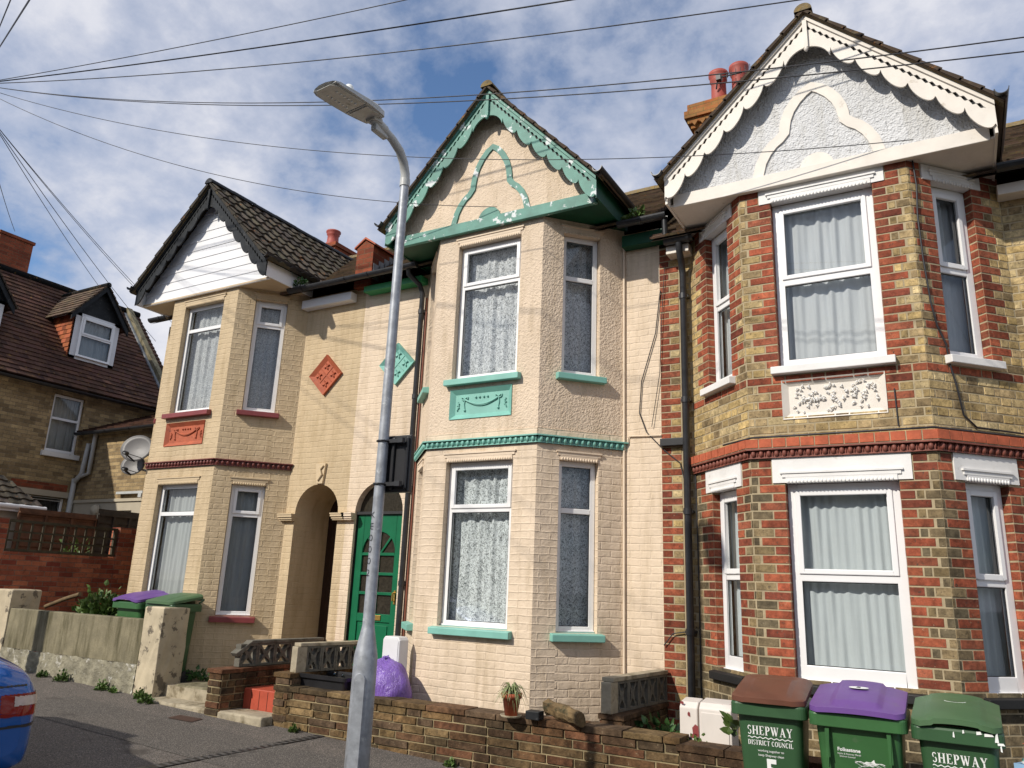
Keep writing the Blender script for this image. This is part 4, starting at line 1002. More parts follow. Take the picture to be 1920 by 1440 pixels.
e0 = base+v*Sl; mb.face([e0, e0+Vector((0, 6.5, 0)), Vector((NX-4.9, 4.3, 5.2)), Vector((NX-4.9, -2.2, 5.2))], None, (1, 1, 1))
mb.build('roof', 'tile_red', nb)
mb = MB(); mb.tube([e0, e0+Vector((0, 6.5, 0))], .10, 10); mb.build('ridge_tiles', 'tile_red', nb)
mb = MB(); mb.box(0, Sl, 0, .15, -.02, .14, T=Matrix(((v.x, 0, nr.x, base.x), (0, 1, 0, 3.88), (v.z, 0, nr.z, base.z), (0, 0, 0, 1)))); mb.build('roof_parapet', 'concrete', nb)
mb = MB(); mb.box(0, Sl*.96, 0, .06, -.02, .05, T=Matrix(((v.x, 0, nr.x, base.x), (0, 1, 0, 3.81), (v.z, 0, nr.z, base.z), (0, 0, 0, 1)))); mb.build('parapet_flashing', 'lead', nb)
mb = MB(); n = 8; r_ = .06; prof = [(r_*math.cos(math.pi+q*math.pi/n), r_*math.sin(math.pi+q*math.pi/n)) for q in range(n+1)]
mb.prism(prof+[(p[0]*.85, p[1]*.85) for p in prof[::-1]], lambda a, b, e: Vector((NX+.26+a, e, 5.19+b)), -2.15, 4.2); mb.build('gutter', 'blackpipe', nb)
def dormer(y0, y1, zo, hung):
    X = -12.47; zb, zt = 6.00+zo, 7.14+zo; ym = (y0+y1)/2; rz = 7.93+zo
    roofx = lambda z: NX+.22-(z-5.24)*run/rise
    d_ = MB(); zz = [zb+.0, zt]
    for y in (y0, y1): pts = [(X, y, zb-.1), (X, y, zt), (roofx(zt), y, zt)]; d_.face(pts, [(p[0]*1.0, p[2]) for p in pts], (1, 1, 1))
    dm = d_.build('dormer', 'tile_orange', nb)
    # hung tiles on the near cheek
    t_ = MB(); L = abs(roofx(zt)-X)
    tile_roof(t_, Vector((X-.04, y0-.004, zb)), Vector((-1, 0, 0)), Vector((0, -.02, 1)), Vector((0, -1, 0)), 0, zt-zb-.05, course=.105, tw=.15, lift=.016, roll=False, left=lambda v_: 0, right=lambda v_: max(.05, abs(roofx(zb+v_)-X)-.05), seed=9)
    t_.build('tile_hanging', 'tile_orange', dm)
    b_ = MB(); b_.box(X-.30, X+.02, y0-.02, y0, zt-.06, zt+.03); b_.box(roofx(zt), X, y0-.02, y0+.0, zt-.05, zt+.02); b_.build('white_trim', 'board', dm)
    w_ = window(dm, (X, 0, 0), (0, 1), (1, 0), y0+.12, y1-.12, zb+.12, zt-.06, .46, 'lace_plain', rev=-.04, seed=11, opentop=True, name='dormer_window')
    g = MB(); g.box(X-.05, X, y0, y0+.13, zb, zt); g.box(X-.05, X, y1-.13, y1, zb, zt); g.box(X-.05, X, y0, y1, zb, zb+.13); g.box(X-.05, X, y0, y1, zt-.07, zt); g.build('surround', 'meter_clean', dm)
    f = MB(); f.face([(X-.03, y0-.05, zt), (X-.03, y1+.05, zt), (X-.03, ym, rz)]); f.build('gable_infill', 'black_timber', dm)
    b = MB(); ov = .16
    for sg in (-1, 1):
        hw = (y1-y0)/2+ov; A = (hw, zt-.12); s_ = (rz-A[1])/hw
        b.prism([(0, rz+.02), (hw, A[1]+.02), (hw, A[1]-.12), (0, rz-.14)], lambda p, q, e: Vector((e, ym+sg*p, q)), X+.08, X+.12)
    b.build('dormer_bargeboard', 'black_timber', dm)
    r = MB()
    for sg in (-1, 1):
        hw = (y1-y0)/2+ov+.04; hz = rz-(zt-.14); Ls = math.hypot(hw, hz)
        vv = Vector((0, -sg*hw/Ls, hz/Ls)); nn = Vector((0, sg*hz/Ls, hw/Ls)); bb = Vector((X+.15, ym+sg*hw, rz-hz+.03))
        tile_roof(r, bb, Vector((-1, 0, 0)), vv, nn, 0, Ls, course=.14, tw=.17, lift=.02, roll=False, right=lambda v_: (X+.15)-roofx(bb.z+vv.z*v_)+.1, seed=12)
    r.build('dormer_roof', 'tile_brown', dm)
    r = MB(); r.tube([(X+.16, ym, rz+.03), (roofx(rz), ym, rz+.03)], .06, 8); r.build('dormer_ridge', 'tile_brown', dm)
    return dm
dormer(1.60, 2.66, 0, True)
dormer(-.90, .10, -.30, True)
ch = MB(); ch.box(-14.85, -14.35, .55, 1.30, 7.3, 9.02); ch.box(-14.88, -14.32, .52, 1.33, 9.02, 9.09); ch.build('chimney', 'stack_red', nb)
mb = MB(); mb.tube([(NX+.08, 1.93, 1.2), (NX+.08, 1.93, 3.35)], .055, 10, smooth=True); mb.tube([(NX+.12, 1.93, 3.3), (NX+.35, 1.9, 3.45), (NX+.36, 1.93, 4.1)], .05, 8); mb.build('soil_pipe', 'lampgrey', nb)

ex = thing('rear_extension', 'low stock brick extension with lean-to tiled roof behind the satellite dishes', 'extension', (-10.6, 2, 0))
mb = MB(); O = (NX+.002, 2.0)
panel(mb, O, (1, 0), (0, -1), 4.6, 2.88, 4.33, [], rev=.1); mb.build('wall', 'stock', ex)
mb = MB(); panel(mb, O, (1, 0), (0, -1), 4.6, -.5, 2.88, [(.95, 2.1, 1.6, 2.66)], rev=.1); mb.box(NX, NX+4.6, 1.97, 2.0, 2.84, 2.90)
pts = [(NX+4.6, 2, -.5), (NX+4.6, 5, -.5), (NX+4.6, 5, 5.5), (NX+4.6, 2, 4.33)]; mb.face(pts, [(p[1], p[2]) for p in pts]); mb.build('rendered_wall', 'pale_render', ex)
window(ex, O, (1, 0), (0, -1), .96, 2.09, 1.62, 2.65, .2, 'interior', seed=3, opentop=False)  # dark curtain sheet paints the shade inside this window
mb = MB(); Lr = 3.2; v = Vector((0, .92, .39)).normalized(); nr = Vector((0, -.39, .92)).normalized()
tile_roof(mb, Vector((NX+.02, 1.82, 4.36)), Vector((1, 0, 0)), v, nr, 4.65, Lr, course=.14, tw=.19, lift=.024, roll=False, seed=31); mb.build('roof', 'tile_red', ex)
gutter_x(ex, NX+.05, NX+4.62, 1.80, 4.33)
mb = MB(); mb.tube([(NX+.55, 1.93, 4.30), (NX+.55, 1.93, 3.45), (NX+.2, 1.93, 3.38)], .045, 8); mb.build('downpipe', 'lampgrey', ex)
mb = MB(); mb.box(-10.35, -9.5, 1.90, 1.96, 2.98, 3.03); mb.box(-9.6, -9.5, 1.88, 1.96, 2.90, 2.98); mb.build('floodlight_bracket', 'lampgrey', ex)
mb = MB(); mb.lathe([(0, 0), (.10, .02), (.12, .06), (.12, .1)], (-11.0, 1.86, 2.66), 14, Vector((0, 1, 0))); mb.build('vent_cover', 'pale_render', ex)

lt = thing('lean_to_shed', 'small white rendered lean-to with dark tiled roof and white gutter', 'shed', (-10, -.6, 0))
mb = MB(); mb.box(-10.6, -9.55, -1.6, -.10, -.4, 2.42); mb.build('wall', 'pale_render', lt)
mb = MB(); v = Vector((-.62, -.1, .62)).normalized(); 
tile_roof(mb, Vector((-9.42, -1.65, 2.48)), Vector((0, 1, 0)), Vector((-.82, 0, .57)).normalized(), Vector((.57, 0, .82)).normalized(), 0, 1.05, course=.19, tw=.22, amp=.02, right=lambda v_: 1.66-v_*.42, seed=17); mb.build('roof', 'tile_dark', lt)
mb = MB(); mb.tube([(-9.40, -1.65, 2.46), (-9.40, .04, 2.46)], .045, 8); mb.box(-9.5, -9.42, -1.6, .02, 2.38, 2.47); mb.tube([(-9.47, -.06, .2), (-9.47, -.06, 2.42)], .035, 8); mb.build('gutter', 'upvc', lt)

# ------------------------------------------------------------------ ground
def sheet(mb, x0, x1, y0, y1, zf, nx=20, ny=4, m=0):
    mb.grid([[Vector((x0+(x1-x0)*i/nx, y0+(y1-y0)*j/ny, zf(x0+(x1-x0)*i/nx, y0+(y1-y0)*j/ny))) for i in range(nx+1)] for j in range(ny+1)], m=m)
KY = -3.88
mb = MB(); sheet(mb, -40, 40, KY, -1.20, lambda x, y: gz(x, y), 80, 4); o = mb.build('pavement', 'asphalt'); o['kind'] = 'structure'
mb = MB(); sheet(mb, -4.6, .35, -2.75, -1.9, lambda x, y: gz(x, y)+.004, 12, 3); o = mb.build('pavement_patch', 'asphalt_new'); o['kind'] = 'structure'
mb = MB(); sheet(mb, -40, 40, -9.4, KY-.12, lambda x, y: gz(x, KY)-.10+.0*(y), 80, 4); o = mb.build('road', 'road'); o['kind'] = 'structure'
mb = MB(); sheet(mb, -40, 40, -14, -9.4, lambda x, y: gz(x, KY)-.02, 80, 4); o = mb.build('far_pavement', 'asphalt'); o['kind'] = 'structure'
mb = MB()
x = -40
while x < 40:
    x2 = x+.9; za, zb_ = gz(x, KY), gz(x2, KY)
    P = [Vector((xx, yy, zz)) for xx, zq in ((x+.006, za), (x2-.006, zb_)) for yy in (KY-.125, KY) for zz in (zq-.16, zq+.002)]
    i = len(mb.v); mb.v += [tuple(p) for p in P]
    for q in ((0, 1, 3, 2), (4, 6, 7, 5), (0, 4, 5, 1), (2, 3, 7, 6), (1, 5, 7, 3)): mb.f.append(tuple(i+k for k in q)); mb.uv.append(None); mb.c.append(None); mb.m.append(0); mb.sm.append(False)
    x = x2
o = mb.build('kerb', 'kerb'); o['kind'] = 'structure'
mb = MB(); mb.face([(-400, -400, -.75), (400, -400, -.75), (400, 400, -.75), (-400, 400, -.75)]); o = mb.build('ground', 'groundfar'); o['kind'] = 'structure'
mb = MB()
mb.box(-7.2, -4.3, -1.22, 0, -.5, .13); mb.box(-1.75, 1.75, -1.22, 0, -.5, .12); mb.box(1.95, 6.0, -1.22, 0, -.6, .02); mb.box(-12, -7.35, -3, 2, -.5, .10)
o = mb.build('front_garden_soil', 'soil'); o['kind'] = 'structure'
mb = MB(); mb.box(-4.3, -2.80, -1.22, 0, -.5, .18); mb.box(-2.62, -1.75, -.62, 0, -.5, .25)
o = mb.build('garden_path', 'step_concrete'); o['kind'] = 'structure'
# channel drain
mb = MB(); n = 34
a, b = Vector((-1.30, -1.36, 0)), Vector((-1.54, -3.86, 0)); t = (b-a).normalized(); s_ = Vector((-t.y, t.x, 0)); L = (b-a).length
for w, dz_ in ((.055, .006),):
    for q in range(n):
        p = a+t*(L*q/n); p2 = a+t*(L*(q+.62)/n); zz = gz(p.x, p.y)+dz_
        mb.face([p+s_*w+Vector((0, 0, zz)), p-s_*w+Vector((0, 0, zz)), p2-s_*w+Vector((0, 0, zz)), p2+s_*w+Vector((0, 0, zz))], m=0)
dg = MB(); dg.face([a+s_*.062+Vector((0, 0, gz(a.x, a.y)+.003)), a-s_*.062+Vector((0, 0, gz(a.x, a.y)+.003)), b-s_*.062+Vector((0, 0, gz(b.x, b.y)+.003)), b+s_*.062+Vector((0, 0, gz(b.x, b.y)+.003))])
o = dg.build('channel_drain', 'black_plastic'); tag(o, 'narrow dark slotted drain channel running across the pavement', 'drain'); gr = mb.build('grating', pbr('cast_iron', (.07, .065, .06), .7, .3, 20), o)

# ------------------------------------------------------------------ garden walls
M['stone_bricks'] = attrbrick('garden_wall_blocks', rough=.95, grime=True)
BUFF = [(.24, .175, .09), (.20, .14, .075), (.27, .20, .11), (.21, .125, .075), (.15, .115, .07), (.23, .155, .08), (.16, .115, .08)]
BROWN = [(.17, .10, .055), (.13, .085, .055), (.20, .10, .06), (.10, .075, .05), (.16, .115, .065)]
def laystone(mb, O, t, n, L, z0, z1, pal, rh=.072, seed=1, proud=.012, zf=None, lmin=.16, lmax=.42, pal2=None, xsw=None):
    rnd = random.Random(seed); T0 = Vector((t[0], t[1], 0)); N0 = Vector((n[0], n[1], 0)); O = Vector((O[0], O[1], 0))
    k = 0; z = z1
    while z > z0+.01:
        za, zb = max(z-rh+.010, z0), z; s = -rnd.uniform(0, .2)
        while s < L:
            l = rnd.uniform(lmin, lmax); a, b = max(s, 0), min(s+l-.010, L); s += l
            if b-a < .02: continue
            pl = pal2 if (pal2 and (a > xsw+rnd.uniform(-.3, .3))) else pal
            c = pl[rnd.randrange(len(pl))]; f = rnd.uniform(.75, 1.2); c = tuple(q*f for q in c); pr = proud+rnd.uniform(-.005, .007); g = .005
            q = [O+T0*x+Vector((0, 0, zz))+N0*pr for x, zz in ((a+g, za+g), (b-g, za+g), (b-g, zb-g), (a+g, zb-g))]
            A = [O+T0*x+Vector((0, 0, zz))-N0*.004 for x, zz in ((a, za), (b, za), (b, zb), (a, zb))]
            mb.face(q, None, c)
            for i in range(4): mb.face([A[i], A[(i+1) % 4], q[(i+1) % 4], q[i]], None, c)
        z -= rh; k += 1
def stonewall(name, label, A, B, th, z0, z1, pal, seed, cop=True, copz=.05, faces='FLRB', group=None, pal2=None, xsw=None, overhang=.025):
    A = Vector((*A, 0)); B = Vector((*B, 0)); L = (B-A).length; t = (B-A)/L; n = Vector((t.y, -t.x, 0))   # outward n to the right of travel
    w = thing(name, label, 'garden wall', (A.x, A.y, z0), group=group)
    core = MB(); T = Matrix(((t.x, n.x, 0, A.x), (t.y, n.y, 0, A.y), (0, 0, 1, 0), (0, 0, 0, 1)))
    core.box(0, L, -th, 0, z0, z1, T=T); core.build('mortar_core', 'mortar_dirty', w)
    br = MB(); laystone(br, A, t, n, L, z0, z1-.004, pal, seed=seed, pal2=pal2, xsw=xsw)
    laystone(br, B-n*th, -t, -n, L, z0, z1-.004, pal, seed=seed+1)
    laystone(br, A-n*th, n, -t, th, z0, z1-.004, pal, seed=seed+2, lmin=.1, lmax=.22); laystone(br, B, -n, t, th, z0, z1-.004, pal, seed=seed+3, lmin=.1, lmax=.22)
    br.build('blocks', 'stone_bricks', w)
    if cop:
        cp = MB(); s = 0; rnd = random.Random(seed)
        while s < L+overhang-.01:
            l = rnd.uniform(.32, .44); e = min(s+l, L+overhang); c = pal[rnd.randrange(len(pal))]; f = rnd.uniform(.8, 1.1)
            cp.box(s-overhang*(s == 0), e-.008, -th-overhang, overhang, z1, z1+copz+rnd.uniform(-.003, .003), c=tuple(q*f for q in c), T=T); s = e
            if L+overhang-s < .1: pass
        cp.build('coping', 'stone_bricks', w, bevel=.006)
    return w
stonewall('garden_wall', 'long low wall of buff and brown split blocks in front of the cream house', (-1.99, -1.35), (2.36, -1.35), .20, -.35, .315, BUFF, 3, pal2=BROWN, xsw=2.0)
stonewall('garden_wall', 'lower stretch of block wall behind the three wheelie bins', (2.37, -1.35), (6.2, -1.35), .20, -.45, .275, BROWN, 13)
stonewall('garden_wall', 'dark brick side wall left of the red tiled step, carrying a pierced balustrade', (-2.84, -1.52), (-2.64, -1.52), 1.50, -.15, .43, BROWN, 23, copz=.045)
stonewall('garden_wall', 'short block wall right of the red tiled step with a pierced balustrade on top', (-2.00, -1.357), (-1.80, -1.357), 1.02, -.15, .445, BUFF, 33, copz=.045)
w = stonewall('garden_wall', 'low dividing wall under the pierced balustrade beside the black downpipe', (1.62, -1.14), (1.82, -1.14), 1.13, -.2, .40, BROWN, 43, copz=.045)

def balustrade(label, A, B, z0, z1, nb_, post=True, slope=False):
    A = Vector((*A, 0)); B = Vector((*B, 0)); L = (B-A).length; t = (B-A)/L; n = Vector((t.y, -t.x, 0)); th = .09
    T = Matrix(((t.x, n.x, 0, A.x), (t.y, n.y, 0, A.y), (0, 0, 1, 0), (0, 0, 0, 1)))
    r = thing('balustrade', label, 'balustrade', (A.x, A.y, z0), group='pierced concrete balustrades')
    p0 = .10 if post else 0
    mb = MB(); mb.box(0 if not slope else .14, L, -th/2-.012, th/2+.012, z1-.035, z1, T=T); 
    if slope: mb.prism([(-.06, z1-.13), (.15, z1), (.15, z1-.04), (-.02, z1-.17)], lambda a, b, e: T @ Vector((a, e, b)), -th/2-.012, th/2+.012)
    mb.build('coping', 'step_concrete' if post else 'breeze', r, bevel=.005)
    if post: mb = MB(); mb.box(-.03, p0-.002, -th/2-.004, th/2+.004, z0, z1-.037, T=T); mb.build('end_post', 'step_concrete', r, bevel=.005)
    w = (L-p0)/nb_; h = z1-.035-z0
    proto = None
    for k in range(nb_):
        s = p0+k*w; mb = MB(); f = .022; s0_, s1_ = s+.002, s+w-.002; a, b = z0+.001, z1-.037
        mb.box(s0_, s0_+f, -th/2, th/2, a, b, T=T); mb.box(s1_-f, s1_, -th/2, th/2, a, b, T=T); mb.box(s0_+f, s1_-f, -th/2, th/2, a, a+f, T=T); mb.box(s0_+f, s1_-f, -th/2, th/2, b-f, b, T=T)
        cx_, cz_ = (s0_+s1_)/2, (a+b)/2; hw, hh = (s1_-s0_)/2-f, (b-a)/2-f; q = .030
        for sx in (-1, 1):
            for sz in (-1, 1):
                pts = [(cx_, cz_-q*sz*0), (cx_+sx*(q), cz_), (cx_+sx*hw*.62, cz_+sz*hh*.55), (cx_+sx*hw, cz_+sz*(hh-.03)), (cx_+sx*hw, cz_+sz*hh), (cx_+sx*(hw-.03), cz_+sz*hh), (cx_+sx*hw*.42, cz_+sz*hh*.62), (cx_, cz_+sz*q)]
                mb.prism(pts, lambda p, z_, e: T @ Vector((p, e, z_)), -th/2+.012, th/2-.012)
        mb.build('pierced_block', 'breeze', r)
    return r
balustrade('pierced concrete balustrade with a sloping front end, left of the red tiled step', (-2.75, -1.25), (-2.66, -.02), .477, .755, 5, post=False, slope=True)
balustrade('pierced concrete balustrade behind the black recycling box', (-1.85, -1.25), (-1.72, -.36), .492, .79, 4)
balustrade('pierced concrete balustrade between the log and the black downpipe', (1.68, -1.15), (1.79, -.03), .447, .735, 5)
# steps
t_ = thing('doorstep_block', 'red painted tiled step between two brick side walls', 'step', (-2.3, -1.2, 0))
mb = MB(); mb.box(-2.63, -2.012, -1.20, -.32, -.2, .265); mb.build('tread', 'redtile', t_, bevel=.008)
mb = MB()
for k in range(5): mb.box(-2.63+k*.124+.120, -2.63+k*.124+.123, -1.2035, -1.20, .06, .25)
mb.build('tile_joints', 'black_plastic', t_)
mb = MB(); mb.box(-2.66, -1.985, -1.52, -1.203, -.15, .060); tag(mb.build('threshold_slab', 'step_concrete', bevel=.02), 'worn concrete slab at the foot of the red tiled step', 'slab')
t_ = thing('concrete_steps', 'two rough worn concrete steps beside the peeling cream pillar', 'steps', (-3.4, -1.2, 0))
mb = MB(); mb.box(-3.93, -2.88, -1.50, -1.1, -.15, .055); mb.build('lower_step', 'step_concrete', t_, bevel=.025)
mb = MB(); mb.box(-3.80, -2.86, -1.20, -.7, -.15, .20); mb.build('upper_step', 'concrete', t_, bevel=.02)

# concrete wall of house 1
M['peeling'] = pbr('peeling_cream_paint', (.46, .39, .27), .8, .15, 4, 40, .5, .005, dirt=(.15, .125, .09), dirtamt=(.56, .60), dscale=6)
wl_ = thing('garden_wall', 'stained grey concrete front wall between two peeling pillars at left', 'garden wall', (-5.7, -1.3, 0))
mb = MB()
mb.box(-7.3, -4.32, -1.35, -1.22, .38, .905); mb.build('wall_panel', 'concrete', wl_, bevel=.01)
M['limewash'] = pbr('flaking_limewash_plinth', (.25, .23, .165), .92, .3, 6, 30, 1.0, .02, dirt=(.50, .48, .42), dirtamt=(.58, .66), dscale=9)
mb = MB(); nx, nz = 90, 14; rnd = random.Random(4); rows = []
for j in range(nz+1):
    rows.append([Vector((-7.3+2.98*i/nx, -1.375-.014*math.sin(i*.7+j)*math.sin(j*1.3)+rnd.uniform(-.006, .006), -.1+(.485+.006*math.sin(i*.4)+.004*math.sin(i*1.7))*j/nz)) for i in range(nx+1)])
mb.grid(rows); mb.face([rows[-1][0], rows[-1][-1], Vector((-4.32, -1.2, .39)), Vector((-7.3, -1.2, .39))]); mb.build('plinth', 'limewash', wl_)
def pillar(x0, x1, y0, y1, z1, label):
    mb = MB(); rnd = random.Random(int(x0*10)); n = 8; rows = []
    prof = [(x0, y0), (x1, y0), (x1, y1), (x0, y1)]
    per = []
    for a, b in zip(prof, prof[1:]+prof[:1]):
        for k in range(6): per.append((a[0]+(b[0]-a[0])*k/6, a[1]+(b[1]-a[1])*k/6))
    for j in range(n+1):
        z = -.15+(z1+.15)*j/n; rows.append([Vector((x+rnd.uniform(-.005, .005), y+rnd.uniform(-.005, .005), z)) for x, y in per])
    mb.grid(rows, True, smooth=False); xc, yc = (x0+x1)/2, (y0+y1)/2
    top = [Vector((xc+(p.x-xc)*.93, yc+(p.y-yc)*.93, z1+.018)) for p in rows[-1]]; mb.grid([rows[-1], top], True, smooth=False); mb.face(top)
    return tag(mb.build('gate_pillar', 'peeling', bevel=.008), label, 'pillar', 'pillars of the concrete front wall')
pillar(-4.31, -3.955, -1.37, -1.0, 1.045, 'right hand peeling cream pillar, beside the concrete steps')
pillar(-7.70, -7.30, -1.37, -.95, 1.14, 'peeling cream pillar at the far left above the blue car')

# red brick garden wall, trellis, fences
rw = thing('brick_garden_wall', 'red brick garden wall with raised piers at far left', 'wall', (-8.1, -1, 0))
def rbox(mb, *b): mb.box(*b)
mb = MB(); mb.box(-8.20, -8.00, -1.24, .57, -.3, 1.69); mb.box(-8.21, -7.99, -1.62, -1.24, -.3, 2.18); mb.box(-8.21, -7.99, .57, 2.4, -.3, 2.19)
mb.build('brickwork', 'redwall', rw)
tr = thing('trellis', 'dark timber trellis panel standing on the red brick garden wall', 'trellis', (-8.05, -.4, 1.70))
mb = MB(); mb.box(-8.07, -8.02, -1.24, -1.20, 1.695, 2.17); mb.box(-8.07, -8.02, .50, .55, 1.695, 2.17); mb.box(-8.065, -8.025, -1.20, .50, 2.13, 2.17); mb.box(-8.065, -8.025, -1.20, .50, 1.698, 1.735); mb.build('frame', 'trellis', tr)
mb = MB()
for k in range(1, 10): mb.box(-8.055, -8.035, -1.22+k*.173, -1.19+k*.173, 1.735, 2.13)
for k in range(1, 3): mb.box(-8.034, -8.02, -1.20, .50, 1.715+k*.13, 1.742+k*.13)
mb.build('slats', 'trellis', tr)
def fence(label, x, y0, y1, z1, mat):
    f = thing('fence_panel', label, 'fence', (x, y0, 0)); mb = MB(); z = -.2
    while z < z1-.02: mb.prism([(0, z), (.012, z), (.022, z+.02), (.004, z+.145), (0, z+.145)], lambda a, b, e: Vector((x+a, e, b)), y0, y1); z += .125
    mb.build('lapped_boards', mat, f); mb = MB(); y = y0
    while y <= y1+.01: mb.box(x+.02, x+.045, y-.02, y+.02, -.2, z1+.01); y += (y1-y0)/3
    mb.box(x-.01, x+.05, y0, y1, z1-.0, z1+.035); mb.build('battens', mat, f)
fence('brown lapped timber fence panel behind the trellis', -9.3, -.45, .92, 2.35, 'fencewood')
fence('dark lapped timber fence panel behind the trellis, next to the tan house', -9.3, .94, 1.9, 2.45, 'fencedark')

# ------------------------------------------------------------------ plants
def leafclump(name, label, c, r, n, mat, ls=.035, seed=1, cat='plant', group=None, flat=.7, stems=True):
    rnd = random.Random(seed); mb = MB(); c = Vector(c)
    for k in range(n):
        d = Vector((rnd.gauss(0, 1), rnd.gauss(0, 1), abs(rnd.gauss(0, 1))*flat)).normalized(); p = c+Vector((d.x*r[0], d.y*r[1], d.z*r[2]))*rnd.uniform(.35, 1.0)*(1+.25*math.sin(k))
        a = (d+Vector((rnd.uniform(-.7, .7), rnd.uniform(-.7, .7), rnd.uniform(-.2, .8)))).normalized(); b = a.cross(Vector((rnd.uniform(-1, 1), rnd.uniform(-1, 1), rnd.uniform(-1, 1)))).normalized(); l = ls*rnd.uniform(.6, 1.3); w = l*.42; up_ = a.cross(b)*l*.12
        P = [p, p+a*l*.35+b*w, p+a*l*.8+b*w*.7, p+a*l*1.15, p+a*l*.8-b*w*.7, p+a*l*.35-b*w]; m_ = p+a*l*.5-up_
        mb.face([P[0], P[1], P[2], P[3], m_]); mb.face([P[0], m_, P[3], P[4], P[5]])
    if stems:
        root = thing(name, label, cat, c, group=group); mb.build('foliage', mat, root, fixn=False); st = MB()
        for k in range(9):
            a = rnd.uniform(0, 6.28); st.tube([c+Vector((0, 0, -.02)), c+Vector((math.cos(a)*r[0]*.4, math.sin(a)*r[1]*.4, r[2]*.45)), c+Vector((math.cos(a)*r[0]*.75, math.sin(a)*r[1]*.75, r[2]*.7))], [.006, .005, .002], 5)
        st.build('stems', 'wood', root); return root
    return tag(mb.build(name, mat, fixn=False), label, cat, group)
leafclump('shrub', 'leafy green shrub behind the concrete wall, left of the purple lidded bin', (-5.75, -1.0, .80), (.36, .22, .42), 700, 'leaf', .075, 5, 'shrub')
leafclump('shrub', 'bushy plant with pale flowers behind the trellis', (-8.6, .25, 1.4), (.25, .3, .6), 260, 'leaf', .08, 6, 'shrub')
leafclump('shrub', 'dark low greenery at the foot of the black downpipe', (2.05, -.75, .10), (.22, .30, .30), 260, 'leaf_dark', .07, 8, 'shrub')
leafclump('shrub', 'small bright leafed plant squeezed between the meter boxes and the brown lidded bin', (2.86, -1.50, .46), (.07, .06, .17), 15, 'leaf', .09, 9, 'plant', stems=False)
wd = [(-6.05, -1.47, .07, 'weed at the foot of the concrete wall nearest the blue car'), (-5.62, -1.46, .10, 'largest weed along the concrete wall'), (-4.78, -1.46, .085, 'weed at the right end of the concrete wall'), (-4.55, -1.46, .045, 'tiny weed just left of the peeling pillar'), (-4.03, -1.47, .085, 'weed at the foot of the peeling pillar'), (-3.76, -1.58, .085, 'weed in front of the lower concrete step'), (-1.60, -1.44, .05, 'weed under the left end of the block wall'), (.30, -1.43, .04, 'small weed at the foot of the block wall right of the lamp post'), (2.45, -1.14, .10, 'weed growing inside the broken meter box')]
for k, (x, y, r, lb) in enumerate(wd):
    if lb: leafclump('weed', lb, (x, y, (gz(x, y) if y < -1.2 else .24)), (r, r*.6, r*1.1), int(40+1000*r), 'leaf', .026+.08*r, 60+k, 'weed', 'weeds along the walls', stems=False)
leafclump('weed', 'tuft of moss and weed in the gutter beside the turquoise gable', (1.62, -.30, 5.47), (.10, .06, .13), 90, 'leaf', .05, 71, 'weed', 'weeds along the walls', stems=False)
leafclump('weed', 'moss and weed in the gutter corner beside the black bargeboard gable', (-3.42, -.36, 5.50), (.16, .06, .09), 90, 'leaf_dark', .04, 72, 'weed', 'weeds along the walls', stems=False)
leafclump('weed', 'low dead growth at the foot of the tan bay', (-4.0, -.80, .2), (.35, .12, .12), 160, 'leaf_dark', .05, 73, 'weed', 'weeds along the walls', stems=False)

# pot with spider plant
pt_ = thing('flower_pot', 'terracotta pot of trailing spider plant on the block wall', 'plant pot', (.90, -1.40, .37))
mb = MB(); mb.lathe([(0, .01), (.055, .01), (.078, .15), (.088, .15), (.092, .19), (.080, .19), (.076, .165), (0, .165)], (.90, -1.43, .372), 24); mb.build('pot', 'terracotta', pt_)
mb = MB(); mb.lathe([(0, 0), (.085, 0), (.095, .02), (.088, .02), (.07, .006), (0, .006)], (.90, -1.43, .368), 24); mb.build('saucer', 'step_concrete', pt_)
mb = MB(); rnd = random.Random(3)
for k in range(85):
    a = rnd.uniform(0, 6.28); L = rnd.uniform(.14, .34); rise = rnd.uniform(.04, .13); dr_ = rnd.uniform(.05, .26); w = .007; c = Vector((.90, -1.43, .54)); d = Vector((math.cos(a), math.sin(a), 0)); s_ = Vector((-d.y, d.x, 0)); L2 = L*.62
    P = []
    for j in range(7):
        q = j/6; P.append(c+d*(L2*q*(1-.15*q))+Vector((0, 0, rise*math.sin(min(q*2.4, math.pi/2)*1)-dr_*max(0, q-.3)**1.5*1.4)))
    rows = [[p-s_*w*(1-(j/6)**2)*1.0, p+Vector((0, 0, -.002)), p+s_*w*(1-(j/6)**2)] for j, p in enumerate(P)]
    mb.grid(rows)
mb.build('leaves', 'leaf_pale', pt_, fixn=False)
# rotting timber block beside it
M['bark'] = pbr('weathered_log', (.15, .10, .045), .9, .35, 8, 22, 1.0, .02, dirt=(.05, .045, .02), dirtamt=(.5, .6), dscale=9)
mb = MB(); A = Vector((1.20, -1.33, .47)); B = Vector((1.57, -1.45, .425)); rows = []; rnd = random.Random(8); t = (B-A).normalized(); a_ = t.orthogonal().normalized(); b_ = t.cross(a_)
for j in range(10): rows.append([A.lerp(B, j/9)+(a_*math.cos(q*math.pi/5)*.055+b_*math.sin(q*math.pi/5)*.075)*(1+rnd.uniform(-.14, .14)) for q in range(10)])
mb.grid(rows, True, smooth=False); mb.face(rows[0]); mb.face(rows[-1])
tag(mb.build('log', 'bark'), 'rotting timber block lying on the wall right of the flower pot', 'log')
mb = MB(); mb.box(1.055, 1.185, -1.46, -1.36, .371, .44); tag(mb.build('dark_block', 'black_timber', bevel=.006), 'small black block on the wall between flower pot and log', 'block')
